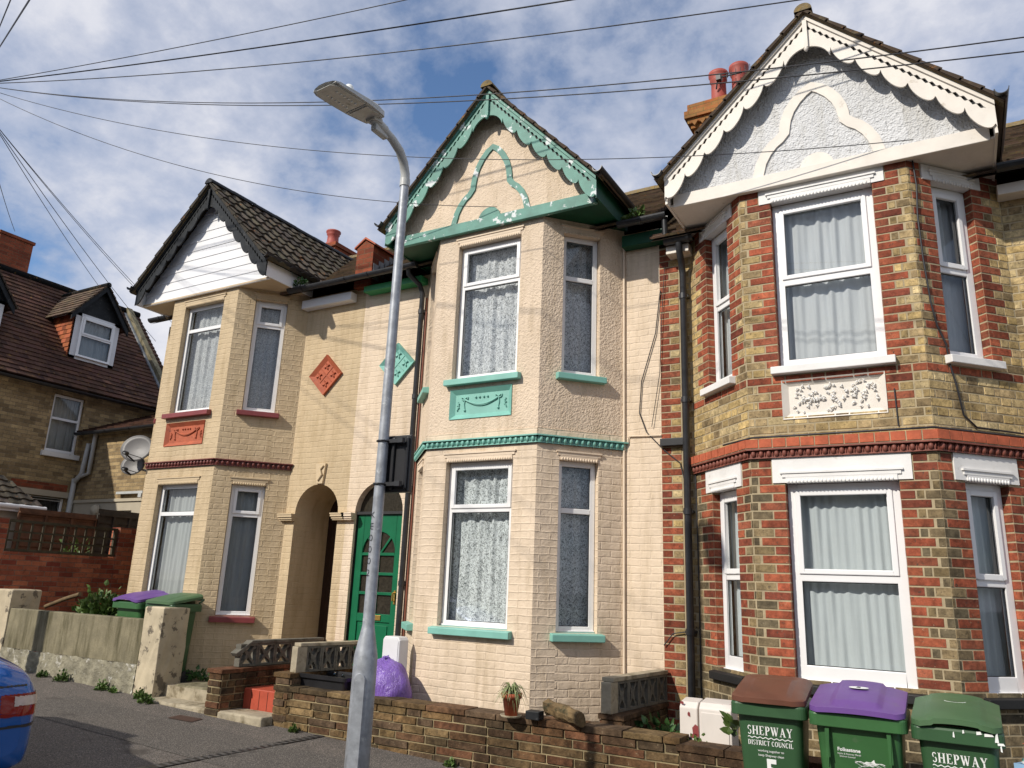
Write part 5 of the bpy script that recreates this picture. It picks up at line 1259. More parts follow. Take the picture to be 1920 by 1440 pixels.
mb = MB(); mb.tube([(-7.15, -.95, .93), (-6.8, -.9, 1.05), (-6.45, -.9, 1.13)], .03, 8); tag(mb.build('timber_pole', 'wood'), 'bare pole leaning behind the concrete wall against the red brick', 'pole')

# ------------------------------------------------------------------ boxes and sack
rb = thing('recycling_box', 'open black recycling box behind the block wall', 'box', (-1.55, -1.0, .2))
mb = MB()
def rrect(cx, cy, w, d, r, z, n=4):
    P = []
    for k, (sx, sy) in enumerate(((1, 1), (-1, 1), (-1, -1), (1, -1))):
        for j in range(n+1):
            a = math.pi/2*(k+j/n); P.append(Vector((cx+sx*(w/2-r)+r*math.cos(a), cy+sy*(d/2-r)+r*math.sin(a), z)))
    return P
cx_, cy_ = -1.50, -1.02
mb.grid([rrect(cx_, cy_, .56, .34, .04, .12), rrect(cx_, cy_, .64, .40, .04, .45), rrect(cx_, cy_, .70, .45, .05, .452), rrect(cx_, cy_, .71, .46, .05, .49), rrect(cx_, cy_, .66, .42, .04, .492), rrect(cx_, cy_, .62, .38, .04, .47), rrect(cx_, cy_, .54, .32, .04, .14)], True, smooth=False); mb.face(rrect(cx_, cy_, .54, .32, .04, .14)); mb.face(rrect(cx_, cy_, .56, .34, .04, .12)); mb.build('tub', 'black_plastic', rb)
mb = MB(); rnd = random.Random(2)
for k in range(6): mb.tube([(cx_-.2+k*.07, cy_+rnd.uniform(-.1, .1), .42), (cx_-.18+k*.07, cy_+rnd.uniform(-.1, .1), .50)], .012, 6)
mb.build('dark_bottles', 'glass', rb)
mb = MB(); mb.box(-1.30, -1.06, -.90, -.76, .50, .56); tag(mb.build('turquoise_block', 'teal', bevel=.01), 'turquoise painted block just behind the black recycling box', 'block')
cb = thing('meter_cabinet', 'white plastic meter cabinet standing beside the cream bay', 'cabinet', (-.88, -.86, .1))
T = Matrix.Translation((-.85, -.86, 0)) @ Matrix.Rotation(R(-6), 4, 'Z') @ Matrix.Diagonal((.84, 1, .985, 1)); mb = MB(); mb.prism([(-.145, .1), (.145, .1), (.145, .885), (.115, .92), (-.115, .92), (-.145, .885)], lambda a, b, e: T @ Vector((a, e, b)), -.06, .08); mb.build('casing', 'meter_clean', cb, bevel=.012)
mb = MB(); mb.prism([(-.125, .14), (.125, .14), (.125, .87), (.10, .895), (-.10, .895), (-.125, .87)], lambda a, b, e: T @ Vector((a, e, b)), -.066, -.061); mb.build('door', 'meter_clean', cb, bevel=.003)
mb = MB(); mb.box(-.112, -.106, -.068, -.066, .60, .63, T=T); mb.build('latch', 'black_plastic', cb)
# sack
mb = MB(); rows = []; rnd = random.Random(12); c0 = Vector((-.86, -1.02, .13)); nA, nB = 36, 22
for i in range(nB+1):
    q = i/nB; z = .56*q; rr_ = .315*math.sin(math.pi*min(1, .16+q*.80))**.55 if q < .93 else .315*.42*(1-(q-.93)/.07*.75)
    row = []
    for j in range(nA):
        a = 2*math.pi*j/nA; k = 1+.05*math.sin(3*a+q*4)+.035*math.sin(7*a+2+q*9)*q+.03*math.sin(11*a+q*5)*q*q+.015*math.sin(5*a-q*17)
        row.append(c0+Vector((rr_*k*math.cos(a)+.035*q, rr_*k*.85*math.sin(a), z*(1+.03*math.sin(2*a+1))+(.0 if q < .9 else 0))))
    rows.append(row)
mb.grid(rows, True); mb.face(rows[0]); mb.face(rows[-1])
sk = tag(mb.build('rubbish_sack', 'bag'), 'bulging purple refuse sack in front of the cream bay, right of the lamp post', 'sack')
mb = MB(); tp = c0+Vector((.035, 0, .57))
for k in range(4):
    a = k*1.6; mb.tube([tp, tp+Vector((math.cos(a)*.02, math.sin(a)*.02, .012)), tp+Vector((math.cos(a)*.05, math.sin(a)*.04, .006+.02*(k == 1)))], [.022, .012, .003], 6)
kn = mb.build('knot', 'bag'); kn.parent = sk
# cream meter boxes
def meter(label, x0, x1, y0, y1, z0, z1, broken):
    r = thing('meter_box', label, 'meter box', (x0, y0, z0), group='cream meter boxes'); mb = MB()
    mb.prism([(y0+.035, z0), (y1, z0), (y1, z1+.03), (y0+.03, z1), (y0, z1-.03), (y0, z0+.02)] if 0 else [(y0, z0), (y1, z0), (y1, z1+.02), (y0+.04, z1), (y0, z1-.04)], lambda a, b, e: Vector((e, a, b)), x0, x1); mb.build('casing', 'meter', r, bevel=.01)
    mb = MB()
    if broken: mb.face([(x0+.03, y0-.004, z0+.04), (x0+.03, y0-.004, z0+.26), (x0+.10, y0-.004, z0+.23), (x1-.05, y0-.004, z0+.20), (x1-.04, y0-.004, z0+.04)]); mb.build('broken_opening_shade', 'interior', r)  # flat dark face on solid casing, painted as shade inside the break
    else: mb.box(x0+.02, x1-.02, y0-.008, y0-.002, z0+.03, z1-.07); mb.build('door', 'meter', r, bevel=.004)
meter('cream meter box with a broken front, nearest the black downpipe', 2.29, 2.44, -1.10, -.92, .10, .60, True)
for x_, y_, z_, w_, h_ in ((2.30, -1.1045, .585, .03, .02), (2.36, -1.1045, .50, .02, .03), (2.40, -1.1045, .37, .05, .07), (2.38, -1.1045, .34, .06, .03)):
    mb = MB(); mb.face([(x_, y_, z_), (x_+w_, y_, z_-h_*.3), (x_+w_*.9, y_, z_+h_*.8), (x_+w_*.4, y_, z_+h_), (x_-w_*.1, y_, z_+h_*.6)]); k_ = mb.build('paint_flake', 'redsill', bpy.data.objects['meter_box'], fixn=False)
meter('cream meter box with peeling maroon paint, next to the brown lidded bin', 2.46, 2.72, -1.13, -.92, .10, .61, False)

# ------------------------------------------------------------------ wheelie bins
def text_mesh(parent, txt, size, T, mat='decal', name='lettering', bold=0, sx=1.0, ext=.0006):
    cu = bpy.data.curves.new('t', 'FONT'); cu.body = txt; cu.size = size; cu.align_x = 'CENTER'; cu.extrude = ext; cu.offset = bold; cu.resolution_u = 3
    ob = bpy.data.objects.new('t', cu); COL.objects.link(ob); bpy.context.view_layer.update()
    me = bpy.data.meshes.new_from_object(ob.evaluated_get(bpy.context.evaluated_depsgraph_get())); bpy.data.objects.remove(ob); bpy.data.curves.remove(cu)
    me.transform(T @ Matrix.Diagonal((sx, 1, 1, 1))); me.name = name; me.materials.clear(); me.materials.append(M[mat])
    o = bpy.data.objects.new(name, me); COL.objects.link(o); o.parent = parent; return o
def serif_word(mb, word, h, w, T, gap=.14):
    """capital letters drawn with thick and thin strokes and serifs"""
    th, tn, sf = .19, .075, .07
    def bar(a, b, c_, d_): mb.face([T @ Vector(p) for p in ((a*1.0, c_, 0), (b, c_, 0), (b, d_, 0), (a, d_, 0))])
    def seg(p, q, wd):
        p = Vector((*p, 0)); q = Vector((*q, 0)); t = (q-p).normalized(); n_ = Vector((-t.y, t.x, 0))*wd/2
        mb.face([T @ v_ for v_ in (p-n_, q-n_, q+n_, p+n_)])
    def arc(cx, cy, rx, ry, a0, a1, wd0, wd1=None, n=10):
        for k in range(n):
            A = a0+(a1-a0)*k/n; B = a0+(a1-a0)*(k+1)/n; f = lambda a: (wd0+((wd1 or wd0)-wd0)*abs(math.cos(a)))/2
            mb.face([T @ Vector(v_) for v_ in ((cx+(rx-f(A))*math.cos(A), cy+(ry-f(A))*math.sin(A), 0), (cx+(rx-f(B))*math.cos(B), cy+(ry-f(B))*math.sin(B), 0), (cx+(rx+f(B))*math.cos(B), cy+(ry+f(B))*math.sin(B), 0), (cx+(rx+f(A))*math.cos(A), cy+(ry+f(A))*math.sin(A), 0))])
    x = 0; out = []
    W = dict(S=.55, H=.85, E=.68, P=.66, W=1.1, A=.85, Y=.80, D=.78, I=.34, T=.72, R=.78, C=.70, O=.80, U=.80, N=.85, L=.66)
    tot = sum(W[c]+gap for c in word if c != ' ')+.4*word.count(' ')-gap; k_ = w/tot
    T0 = T
    for c in word:
        if c == ' ': x += .4; continue
        T = T0 @ Matrix.Translation((x*k_-w/2, 0, 0)) @ Matrix.Diagonal((k_, h, 1, 1)); wd = W[c]
        st = lambda xx: (bar(xx, xx+th, 0, 1), bar(xx-sf, xx+th+sf, 0, .06), bar(xx-sf, xx+th+sf, .94, 1))
        if c in 'HEPDITRL': st(.07 if c != 'T' else wd/2-th/2) if c != 'I' else st(wd/2-th/2)
        if c == 'H': st(wd-.07-th); bar(.2, wd-.2, .46, .54)
        if c in 'EL': bar(.2, wd-.02, 0, .07); bar(wd-.09, wd-.02, 0, .25)
        if c == 'E': bar(.2, wd-.05, .93, 1); bar(wd-.12, wd-.05, .76, 1); bar(.2, wd-.2, .47, .54)
        if c in 'PR': arc(.30, .73, .26, .235, -math.pi/2, math.pi/2, .07, th); bar(.2, .32, .93, 1); bar(.2, .32, .465, .53)
        if c == 'R': seg((.36, .48), (wd-.05, .02), th)
        if c == 'D': arc(.26, .5, .40, .465, -math.pi/2, math.pi/2, .07, th); bar(.2, .28, .93, 1); bar(.2, .28, 0, .07)
        if c == 'T': bar(.0, wd, .93, 1); bar(0, .07, .76, 1); bar(wd-.07, wd, .76, 1)
        if c in 'OC': arc(wd/2, .5, wd/2-.08, .46, (0 if c == 'O' else .7), (2*math.pi if c == 'O' else 2*math.pi-.7), .07, th, 18)
        if c == 'U': bar(.08, .08+th, .35, 1); bar(wd-.14, wd-.07, .35, 1); arc(wd/2-.0, .36, wd/2-.13, .33, math.pi, 2*math.pi, .08, th); bar(0, .34, .94, 1); bar(wd-.24, wd, .94, 1)
        if c == 'N': bar(.08, .15, 0, 1); bar(wd-.15, wd-.08, 0, 1); seg((.08, .95), (wd-.1, .04), th); bar(0, .24, 0, .06); bar(wd-.25, wd, .94, 1)
        if c == 'A': seg((wd/2, .98), (.12, .02), tn); seg((wd/2-.02, .98), (wd-.17, .02), th); bar(.24, wd-.28, .30, .37); bar(0, .26, 0, .06); bar(wd-.32, wd, 0, .06)
        if c == 'W': seg((.12, .98), (.36, .04), th); seg((.38, .04), (.55, .98), tn); seg((.52, .98), (.76, .04), th); seg((.78, .04), (1.0, .98), tn); bar(0, .28, .94, 1); bar(.42, .68, .94, 1); bar(.86, 1.1, .94, 1)
        if c == 'Y': seg((.12, .98), (wd/2, .45), th); seg((wd-.12, .98), (wd/2, .45), tn); bar(wd/2-th/2, wd/2+th/2, 0, .48); bar(wd/2-.18, wd/2+.18, 0, .06); bar(0, .28, .94, 1); bar(wd-.26, wd, .94, 1)
        if c == 'S': arc(wd/2, .74, wd/2-.09, .22, .35, math.pi*1.35, .08, .12); arc(wd/2, .27, wd/2-.07, .24, -math.pi*.85, math.pi*.42, .08, .14)
        x += wd+gap
    T = T0
def bin_(label, loc, rz, body, lid, w=.575, d=.70, text=None, style=0, group='wheelie bins standing on the pavement', open_=0, zr=.97):
    r = thing('wheelie_bin', label, 'wheelie bin', loc, rz, group); kw = dict(world=False)
    mb = MB(); RR = lambda W, D, rr_, z, yc=0: rrect(0, yc+d/2, W, D, rr_, z, 5)
    bw, bd = w-.07, d-.12
    rows = [RR(bw*.78, bd*.72, .05, .03, .03), RR(bw*.80, bd*.74, .05, .05, .03), RR(bw, bd, .055, zr-.10, 0)]
    mb.grid(rows, True); mb.face(rows[0])
    if style == 1:   # shoulder ribs
        for sx in (-1, 1):
            mb.box(sx*bw*.36-.012, sx*bw*.36+.012, .035, .10, zr-.28, zr-.10)
            mb.prism([(0, zr-.10), (.05, zr-.10), (.028, zr-.34)], lambda a, b, e: Vector((sx*bw*.33+sx*a*.5, .030+e, b)), 0, .05)
    b_ = mb.build('body', body, r, **kw)
    mb = MB(); rows = [RR(bw, bd, .05, zr-.10), RR(w, d-.02, .05, zr-.098), RR(w, d-.02, .05, zr-.03), RR(w-.006, d-.026, .05, zr-.018), RR(w-.03, d-.05, .05, zr-.005), RR(w-.06, d-.08, .04, zr-.006)]
    mb.grid(rows, True, smooth=False); mb.build('rim', body, r, bevel=.004, **kw)
    # lid
    mb = MB(); nu, nv = 30, 16; lw = w-.012; top = []
    y0, y1 = -.022, d-.03
    def lz(u, v):
        x = (u-.5)*2; e = 1-abs(x)**6
        z = zr+.012+.075*v
        if style == 1: z += .040*(1-x*x*.9)*math.sin(min(1, v*1.25+.14)*math.pi*.62)+ (.016 if abs(x) < .52 and v > .08 else 0)
        elif style == 2: z += .050*(1-abs(x)**2.2)*math.sin(min(1, v*1.1+.2)*math.pi*.7) + (.008 if abs(x) < .62 else 0)
        else: z += .034*math.sqrt(max(0, 1-abs(x)**5))*math.sin(min(1, v*1.4+.06)*math.pi*.55)+(.008 if abs(x) < .60 and .12 < v < .8 else 0)
        return z
    for j in range(nv+1):
        v = j/nv; row = []
        for i in range(nu+1):
            u = i/nu; cr_ = .05 if style == 0 else .03; ins = 0
            if v < .12: ins = cr_*(1-math.sqrt(max(0, 1-(1-v/.12)**2)))*1.6
            x = (u-.5)*(lw-2*ins); row.append(Vector((x, y0+(y1-y0)*v+(.012*abs(u-.5)**2*4 if v < .5 else 0), lz(u, v))))
        top.append(row)
    under = [[p+Vector((0, 0, -.022)) for p in row] for row in top]
    mb.grid(top); mb.grid(under)
    ed = top[0]+[r_[-1] for r_ in top[1:]]+top[-1][::-1][1:]+[r_[0] for r_ in top[::-1][1:-1]]
    low = [Vector((p.x*1.006, p.y, p.z-.030)) for p in ed]; mb.grid([ed, low], True)
    o_ = mb.build('lid', lid, r, **kw)
    if open_: o_.location = (0, 0, 0)
    mb = MB(); mb.tube([(-w*.38, d+.03, zr+.045), (w*.38, d+.03, zr+.045)], .014, 8)
    for sx in (-1, 1): mb.tube([(sx*w*.38, d-.03, zr), (sx*w*.38, d+.03, zr+.045)], .014, 6)
    mb.build('handle', body, r, **kw)
    for sx in (-1, 1):
        mb = MB(); mb.lathe([(0, -.025), (.085, -.025), (.10, -.015), (.10, .015), (.085, .025), (0, .025)], (sx*(w/2-.06), d-.10, .10), 18, Vector((1, 0, 0))); mb.build('wheel', 'rubber', r, **kw)
    # front print: plane tilts with the body
    tilt = math.atan2((bd-bd*.95)/2+.01+.015, zr-.10-.78+.30)
    def FT(z, k=0): 
        sl2 = (.03+.13*bd)/(zr-.15); yy = d/2-bd/2+(zr-.10-z)*sl2-.003
        return Matrix.Translation((0, yy, z)) @ Matrix.Rotation(R(90)+math.atan(sl2), 4, 'X')
    if text == 'council':
        mb = MB(); serif_word(mb, 'SHEPWAY', .056, .285, FT(.770, .004)); serif_word(mb, 'DISTRICT COUNCIL', .031, .285, FT(.706, .004), gap=.10)
        pts = [(-.1425+.285*k/60, .716+.004*math.sin(k*.85)) for k in range(61)]
        T = FT(.753, .004)
        for a, b in zip(pts, pts[1:]): mb.face([T @ Vector(q) for q in ((a[0], a[1]-.716-.0028, 0), (b[0], b[1]-.716-.0028, 0), (b[0], b[1]-.716+.0028, 0), (a[0], a[1]-.716+.0028, 0))])
        mb.build('lettering', 'decal', r, world=False, fixn=False)
        text_mesh(r, 'working together to', .020, FT(.668, .004) @ Matrix.Shear('XZ', 4, (0, 0)), name='slogan'); text_mesh(r, 'keep Shepway clean', .020, FT(.640, .004), name='slogan')
        text_mesh(r, '5', .19, FT(.492, .004), name='house_number', bold=.006, sx=.85)
    if text == 'town':
        T = FT(.75, .004) @ Matrix.Translation((-.06, 0, 0)); text_mesh(r, 'Folkestone', .030, T, name='lettering', bold=.0008)
        text_mesh(r, 'Hythe & Romney Marsh', .014, T @ Matrix.Translation((0, -.020, 0)), name='lettering'); text_mesh(r, 'District Council', .014, T @ Matrix.Translation((-.01, -.036, 0)), name='lettering')
        mb = MB(); T2 = FT(.69, .005) @ Matrix.Translation((.055, 0, 0))
        for k in range(5):
            P = [(-.085+.17*q/10, -.004*k+.010*math.sin(q*.9+k)+.004*(k % 2)) for q in range(11)]; ww = .0010 if k else .0022
            if k > 2: P = P[4-k+1:]
            for a, b in zip(P, P[1:]): mb.face([T2 @ Vector(z_) for z_ in ((a[0], a[1]-ww, 0), (b[0], b[1]-ww, 0), (b[0], b[1]+ww, 0), (a[0], a[1]+ww, 0))])
        for wing in (((-.02, .0), (.010, .016), (.025, .030), (.030, .012), (.045, .003)), ((-.04, .0), (-.02, .014), (.01, .012), (.03, .002), (.0, -.006))): mb.face([T2 @ Vector((a, b, .0003)) for a, b in wing])
        mb.build('lettering', 'decal', r, world=False, fixn=False)
        text_mesh(r, '5', .19, FT(.492, .004), name='house_number', bold=.006, sx=.85)
    return r
GB = gz(3.7, -2.3)
b1 = bin_('green wheelie bin with a brown lid and SHEPWAY DISTRICT COUNCIL lettering', (3.20, -2.09, -.205), R(3), 'bin_green', 'lid_brown', w=.485, d=.55, zr=.99, text='council', style=0)
b2 = bin_('bright green wheelie bin with a purple lid, between two other bins', (3.74, -2.12, -.215), R(1), 'bin_green_bright', 'lid_purple', w=.565, d=.64, zr=.99, text='town', style=1)
b3 = bin_('faded green wheelie bin with a green lid and torn white stickers', (4.28, -2.10, -.235), R(-1), 'bin_green', 'bin_green_faded', w=.485, d=.55, zr=.99, text='council', style=2)
# house number stickers on the lids, torn stickers on bin 3
for b, yy, zz, m_ in ((b2, .33, 1.108, 1), (b3, .30, 1.098, 2)):
    mb = MB(); T = Matrix.Translation((0, yy, zz)) @ Matrix.Rotation(R(2), 4, 'X'); mb.prism([(.055*math.cos(a)*abs(math.cos(a))**-.0, .04*math.sin(a)) for a in [k*math.pi/8 for k in range(16)]], lambda p, q, e: T @ Vector((p*1.1, q*1.1, e)), 0, .002); st_ = mb.build('number_sticker', 'decal', b, world=False)
    text_mesh(b, '5', .07, T @ Matrix.Translation((0, -.025, .003)), mat='black_plastic', name='lid_number')
mb = MB(); rnd = random.Random(5)
for (x, y, z, w_, h_) in ((.03, .004, .955, .012, .02), (.10, .004, .955, .03, .02), (.14, .004, .95, .05, .018), (.195, .004, .925, .016, .05), (.20, .004, .91, .04, .014), (.212, .004, .88, .012, .03), (-.02, .004, .93, .01, .03)):
    mb.face([(x+rnd.uniform(-.004, .004), y, z), (x+w_, y, z+rnd.uniform(-.005, .005)), (x+w_*.8, y, z+h_), (x+.003, y, z+h_*.9)])
mb.build('torn_sticker', 'decal', b3, world=False, fixn=False)
bin_('green wheelie bin with a purple lid behind the concrete wall', (-4.93, -1.24, .105), R(-2), 'bin_green_bright', 'lid_purple', w=.60, d=.46, style=2, group='bins in the front garden of the tan house', zr=1.0)
bin_('green wheelie bin with a green lid behind the peeling pillar', (-4.28, -1.24, .105), R(-4), 'bin_green', 'bin_green_faded', w=.60, d=.46, style=0, group='bins in the front garden of the tan house', zr=1.0)
cr_ = thing('crate', 'pale blue crate of paper just right of the faded green bin', 'crate', (4.82, -2.05, gz(4.8, -2)))
mb = MB(); T = Matrix.Translation((4.86, -1.95, gz(4.8, -2))) @ Matrix.Rotation(R(-29), 4, 'Z'); mb.box(-.25, .25, -.18, .18, 0, .02, T=T); mb.box(-.25, .25, -.18, -.16, .02, .84, T=T); mb.box(-.25, .25, .16, .18, .02, .84, T=T); mb.box(-.25, -.23, -.16, .16, .02, .84, T=T); mb.box(.23, .25, -.16, .16, .02, .84, T=T)
M['paleblue'] = pbr('pale_blue_plastic', (.25, .42, .62), .5); mb.build('box', 'paleblue', cr_, bevel=.008)
mb = MB(); rnd = random.Random(4)
for k in range(12): 
    T3 = T @ Matrix.Translation((-.2+.4*rnd.random(), -.1+.2*rnd.random(), .82+.01*k)) @ Matrix.Rotation(rnd.uniform(-.5, .5), 4, 'Z') @ Matrix.Rotation(rnd.uniform(-.25, .25), 4, 'X'); mb.box(-.1, .1, -.07, .07, 0, .004, m=k % 3, T=T3)
mb.build('papers', ['decal', 'teal', 'terracotta'], cr_)

# ------------------------------------------------------------------ satellite dishes
def dish(label, c, w, aim, arm):
    c = Vector(c); r = thing('satellite_dish', label, 'satellite dish', c, group='satellite dishes on the tan house corner'); n_ = Vector(aim).normalized(); a = n_.cross(Vector((0, 0, 1))).normalized(); b = a.cross(n_)
    mb = MB(); rows = [[c+(a*math.cos(q*math.pi/14)*w*k+b*math.sin(q*math.pi/14)*w*k*.86)+n_*(.16*w*k*k) for q in range(28)] for k in (0.001, .25, .5, .75, 1)]
    back = [[p-n_*.008 for p in row] for row in rows[::-1]]
    mb.grid(rows+back, True); mb.build('reflector', 'dish', r)
    e = c+n_*w*1.25-b*w*.75; mb = MB(); mb.tube([c-b*w*.8, e], .014, 6); mb.tube([c-a*w*.5-b*w*.6, e], .006, 5); mb.tube([c+a*w*.5-b*w*.6, e], .006, 5); mb.build('arm', 'black_plastic', r)
    mb = MB(); mb.tube([e, e-n_*.09+b*.02], .032, 10); mb.build('receiver', 'black_plastic', r)
    mb = MB(); mb.tube([c-n_*.02, c-n_*.08, Vector(arm)], .018, 8); mb.build('bracket', 'lampgrey', r)
dish('large grey satellite dish beside the tan house', (-7.00, -.02, 3.39), .265, (.42, -.86, .22), (-6.73, .15, 3.25))
dish('smaller grey satellite dish mounted below the large one', (-7.16, .06, 3.14), .20, (.42, -.86, .22), (-6.73, .2, 3.0))

# ------------------------------------------------------------------ street lamp
lx, ly = .452, -2.89; lb = -.135
lp = thing('street_lamp', 'tall galvanised street lamp with a grey swan neck head', 'street lamp', (lx, ly, lb))
mb = MB(); mb.lathe([(0, -.30), (.092, -.30), (.090, .78), (.088, 1.04), (.085, 1.06), (.050, 1.24), (.045, 1.27), (.044, 2.0), (.042, 3.4), (.040, 4.02)], (lx, ly, lb), 28); mb.build('column', 'galv', lp)
mb = MB()
mb.prism([(-.045+.09*0, .10), (.045, .10), (.045, .72)]+[(.045*math.cos(a), .72+.05*math.sin(a)) for a in [k*math.pi/8 for k in range(1, 8)]]+[(-.045, .72)], lambda a, b, e: Vector((lx+.030+a*.9*math.cos(-.35)+.0, ly-.076+e+a*.35, lb+b+.16)), -.012, .004); mb.build('access_door', 'galv', lp, bevel=.002)
top = [(lx, ly, lb+4.02), (lx, ly, lb+4.22), (lx-.005, ly-.05, lb+4.42), (lx-.008, ly-.14, lb+4.60), (lx-.010, ly-.27, lb+4.74), (lx-.012, ly-.42, lb+4.83)]
mb = MB(); mb.tube(top, [.048, .048, .047, .046, .045, .044], 18); mb.tube([(lx, ly, lb+4.0), (lx, ly, lb+4.06)], .052, 18); mb.build('swan_neck', 'lampgrey', lp)
hy = lambda dx, dy, z: (lx+dx, ly+dy, z)
for o_ in [o for o in bpy.data.objects if o.name.startswith('swan_neck')]: bpy.data.objects.remove(o_)
mb = MB(); mb.lathe([(.040, 3.98), (.038, 4.92-lb)], (lx, ly, lb), 24); mb.build('upper_column', 'galv', lp)
neck = [hy(0, 0, 4.86), hy(.0, -.005, 4.95), hy(.01, -.05, 5.035), hy(.022, -.13, 5.105), hy(.02, -.24, 5.16), hy(.012, -.36, 5.195), hy(.0, -.50, 5.225)]
mb = MB(); mb.tube(neck, [.042, .041, .040, .039, .037, .036, .034], 18); mb.tube([hy(0, 0, 4.83), hy(0, 0, 4.90)], .045, 18); mb.build('swan_neck', 'lampgrey', lp)
mb = MB(); mb.tube([hy(.012, -.33, 5.19), hy(.0, -.50, 5.225)], .044, 16); mb.box(lx-.03, lx+.03, ly-.47, ly-.30, 5.125, 5.19); sp_ = mb.build('spigot_clamp', 'lampgrey', lp, bevel=.01)
A = Vector(hy(.005, -.44, 5.245)); B = Vector(hy(-.045, -1.05, 5.20)); t = (B-A).normalized(); s_ = t.cross(Vector((0, 0, 1))).normalized(); u_ = s_.cross(t)
HT = Matrix(((s_.x, t.x, u_.x, A.x), (s_.y, t.y, u_.y, A.y), (s_.z, t.z, u_.z, A.z), (0, 0, 0, 1))); L = (B-A).length
mb = MB(); rows = []
for j, (y, w, zt_, zb__) in enumerate(((0, .085, .045, -.015), (.02, .105, .06, -.02), (.10, .12, .075, -.02), (.22, .135, .06, -.02), (.40, .14, .035, -.02), (.55, .138, .022, -.018), (L-.03, .138, .012, -.014), (L, .128, .004, -.010))):
    rows.append([HT @ Vector((x*w, y+(-.03*abs(x)**2 if j > 5 else 0), z)) for x, z in ((-1, zb__), (-1, zt_*.45+zb__*.2), (-.8, zt_*.8), (-.3, zt_), (.3, zt_), (.8, zt_*.8), (1, zt_*.45+zb__*.2), (1, zb__))])
mb.grid(rows, True, smooth=True); mb.face(rows[0]); mb.face(rows[-1]); hd = mb.build('lamp_head', 'lampgrey', lp)
for p in hd.data.polygons: p.use_smooth = False
mb = MB(); mb.prism([(-.118, .25), (.118, .25), (.112, L-.05), (.07, L-.018), (-.07, L-.018), (-.112, L-.05)], lambda a, b, e: HT @ Vector((a, b, e)), -.026, -.019); mb.build('lens', 'lampunder', hd, bevel=.004)
mb = MB(); mb.box(-.10, .10, .04, .22, -.028, -.02, T=HT); mb.box(-.05, .05, -.02, .08, -.05, -.01, T=HT); mb.box(-.118, .118, .232, .242, -.027, -.02, T=HT); mb.build('gear_cover', 'lampunder', hd, bevel=.004)
mb = MB()
for k in range(6):
    for q in range(2): mb.blob(HT @ Vector((-.05+.1*q, .30+k*.04, -.027)), .013, .010, .005, 8, 4)
mb.build('diodes', 'decal', hd)
mb = MB(); mb.lathe([(0, 0), (.042, 0), (.042, .02), (.036, .022), (.036, .075), (.028, .093), (0, .10)], HT @ Vector((.035, .30, .075)), 16, Vector((0, 0, 1))); mb.build('photocell', 'decal', hd)
mb = MB(); mb.box(lx-.09, lx+.235, ly+.055, ly+.115, 2.14, 2.60); mb.box(lx+.055, lx+.09, ly+.03, ly+.055, 2.16, 2.58); mb.box(lx+.20, lx+.225, ly+.03, ly+.055, 2.16, 2.58)
sg_ = mb.build('parking_sign_box', 'black_plastic', bevel=.012); tag(sg_, 'black back of a sign box clamped to the lamp post', 'sign', None)
for z_ in (2.20, 2.545): mb = MB(); mb.tube([(lx+.052*math.cos(a), ly+.052*math.sin(a), z_) for a in [k*math.pi/8 for k in range(17)]], .007, 6); mb.box(lx+.03, lx+.19, ly+.0, ly+.03, z_-.015, z_+.015); mb.box(lx+.15, lx+.20, ly-.015, ly+.02, z_-.02, z_+.02); c_ = mb.build('clamp', 'blackpipe'); c_.parent = sg_
mb = MB(); mb.box(lx-.0915, lx-.0905, ly+.06, ly+.11, 2.2, 2.42); c_ = mb.build('sticker', 'decal'); c_.parent = sg_
LK = .905; LP0 = Vector((lx, ly, lb)); LP1 = Vector((CP.x+(lx-CP.x)*LK, CP.y+(ly-CP.y)*LK, .0155))   # column stands at the kerb
for k, ch_ in enumerate('KE0002'):
    T = Matrix.Translation((lx, ly, 1.93-k*.088)) @ Matrix.Rotation(R(4), 4, 'Z') @ Matrix.Translation((-.012, -.0462, 0)) @ Matrix.Rotation(R(90), 4, 'X')
    o_ = text_mesh(lp, ch_, .072, T, mat='black_plastic', name='column_number', bold=-.001)
    o_.matrix_parent_inverse = Matrix.Translation((-lx, -ly, -lb))

lp.location = LP1; lp.scale = (LK,)*3; sg_.location = LP1-LP0*LK; sg_.scale = (LK,)*3
# ------------------------------------------------------------------ overhead cables
tp_ = thing('telegraph_pole', 'tall wooden telegraph pole where the overhead cables meet', 'telegraph pole', (-7.14, -3.12, -.1))
mb = MB(); mb.tube([(-7.14, -3.10, -.1), (-7.3, -3.12, 8.1)], [.13, .09], 16); mb.build('shaft', 'wood', tp_)
mb = MB(); mb.box(-7.6, -7.2, -3.27, -3.0, 7.9, 7.96); mb.tube([(-7.37, -3.25, 7.96), (-7.37, -3.25, 8.23)], .012, 8); mb.build('crossarm', 'galv', tp_)
T1 = Vector((-7.37, -3.25, 8.23)); T2 = Vector((-7.01, -3.15, 7.66))
def cable(A, B, sag, r, label, ext=1.0):
    B = A+(B-A)*ext+Vector((0, 0, 4*sag*(ext-1)*ext)); sag *= ext*ext; mb = MB(); n = 60
    mb.tube([A.lerp(B, k/n)-Vector((0, 0, 4*sag*(k/n)*(1-k/n))) for k in range(n+1)], r, 5, caps=False)
    tag(mb.build('overhead_cable', 'wire', fixn=False), label, 'cable', 'overhead cables')
cable(T1, at(1500, -170, z=7.2), .10, .0055, 'uppermost overhead cable, leaving the top of the picture left of centre', 2)
cable(T1, at(1900, -140, z=6.8), .10, .0085, 'thickest overhead cable, leaving the top of the picture at centre', 2)
cable(T1, at(2200, -110, z=6.5), .24, .0062, 'overhead cable leaving the top of the picture between the two right hand gables', 2)
cable(T1, at(2100, 45, y=-2.4), .43, .0050, 'upper of the paired cables passing in front of the white gable', 2)
cable(T1, at(2100, 75, y=-2.4), .41, .0050, 'lower of the paired cables passing in front of the white gable', 2)
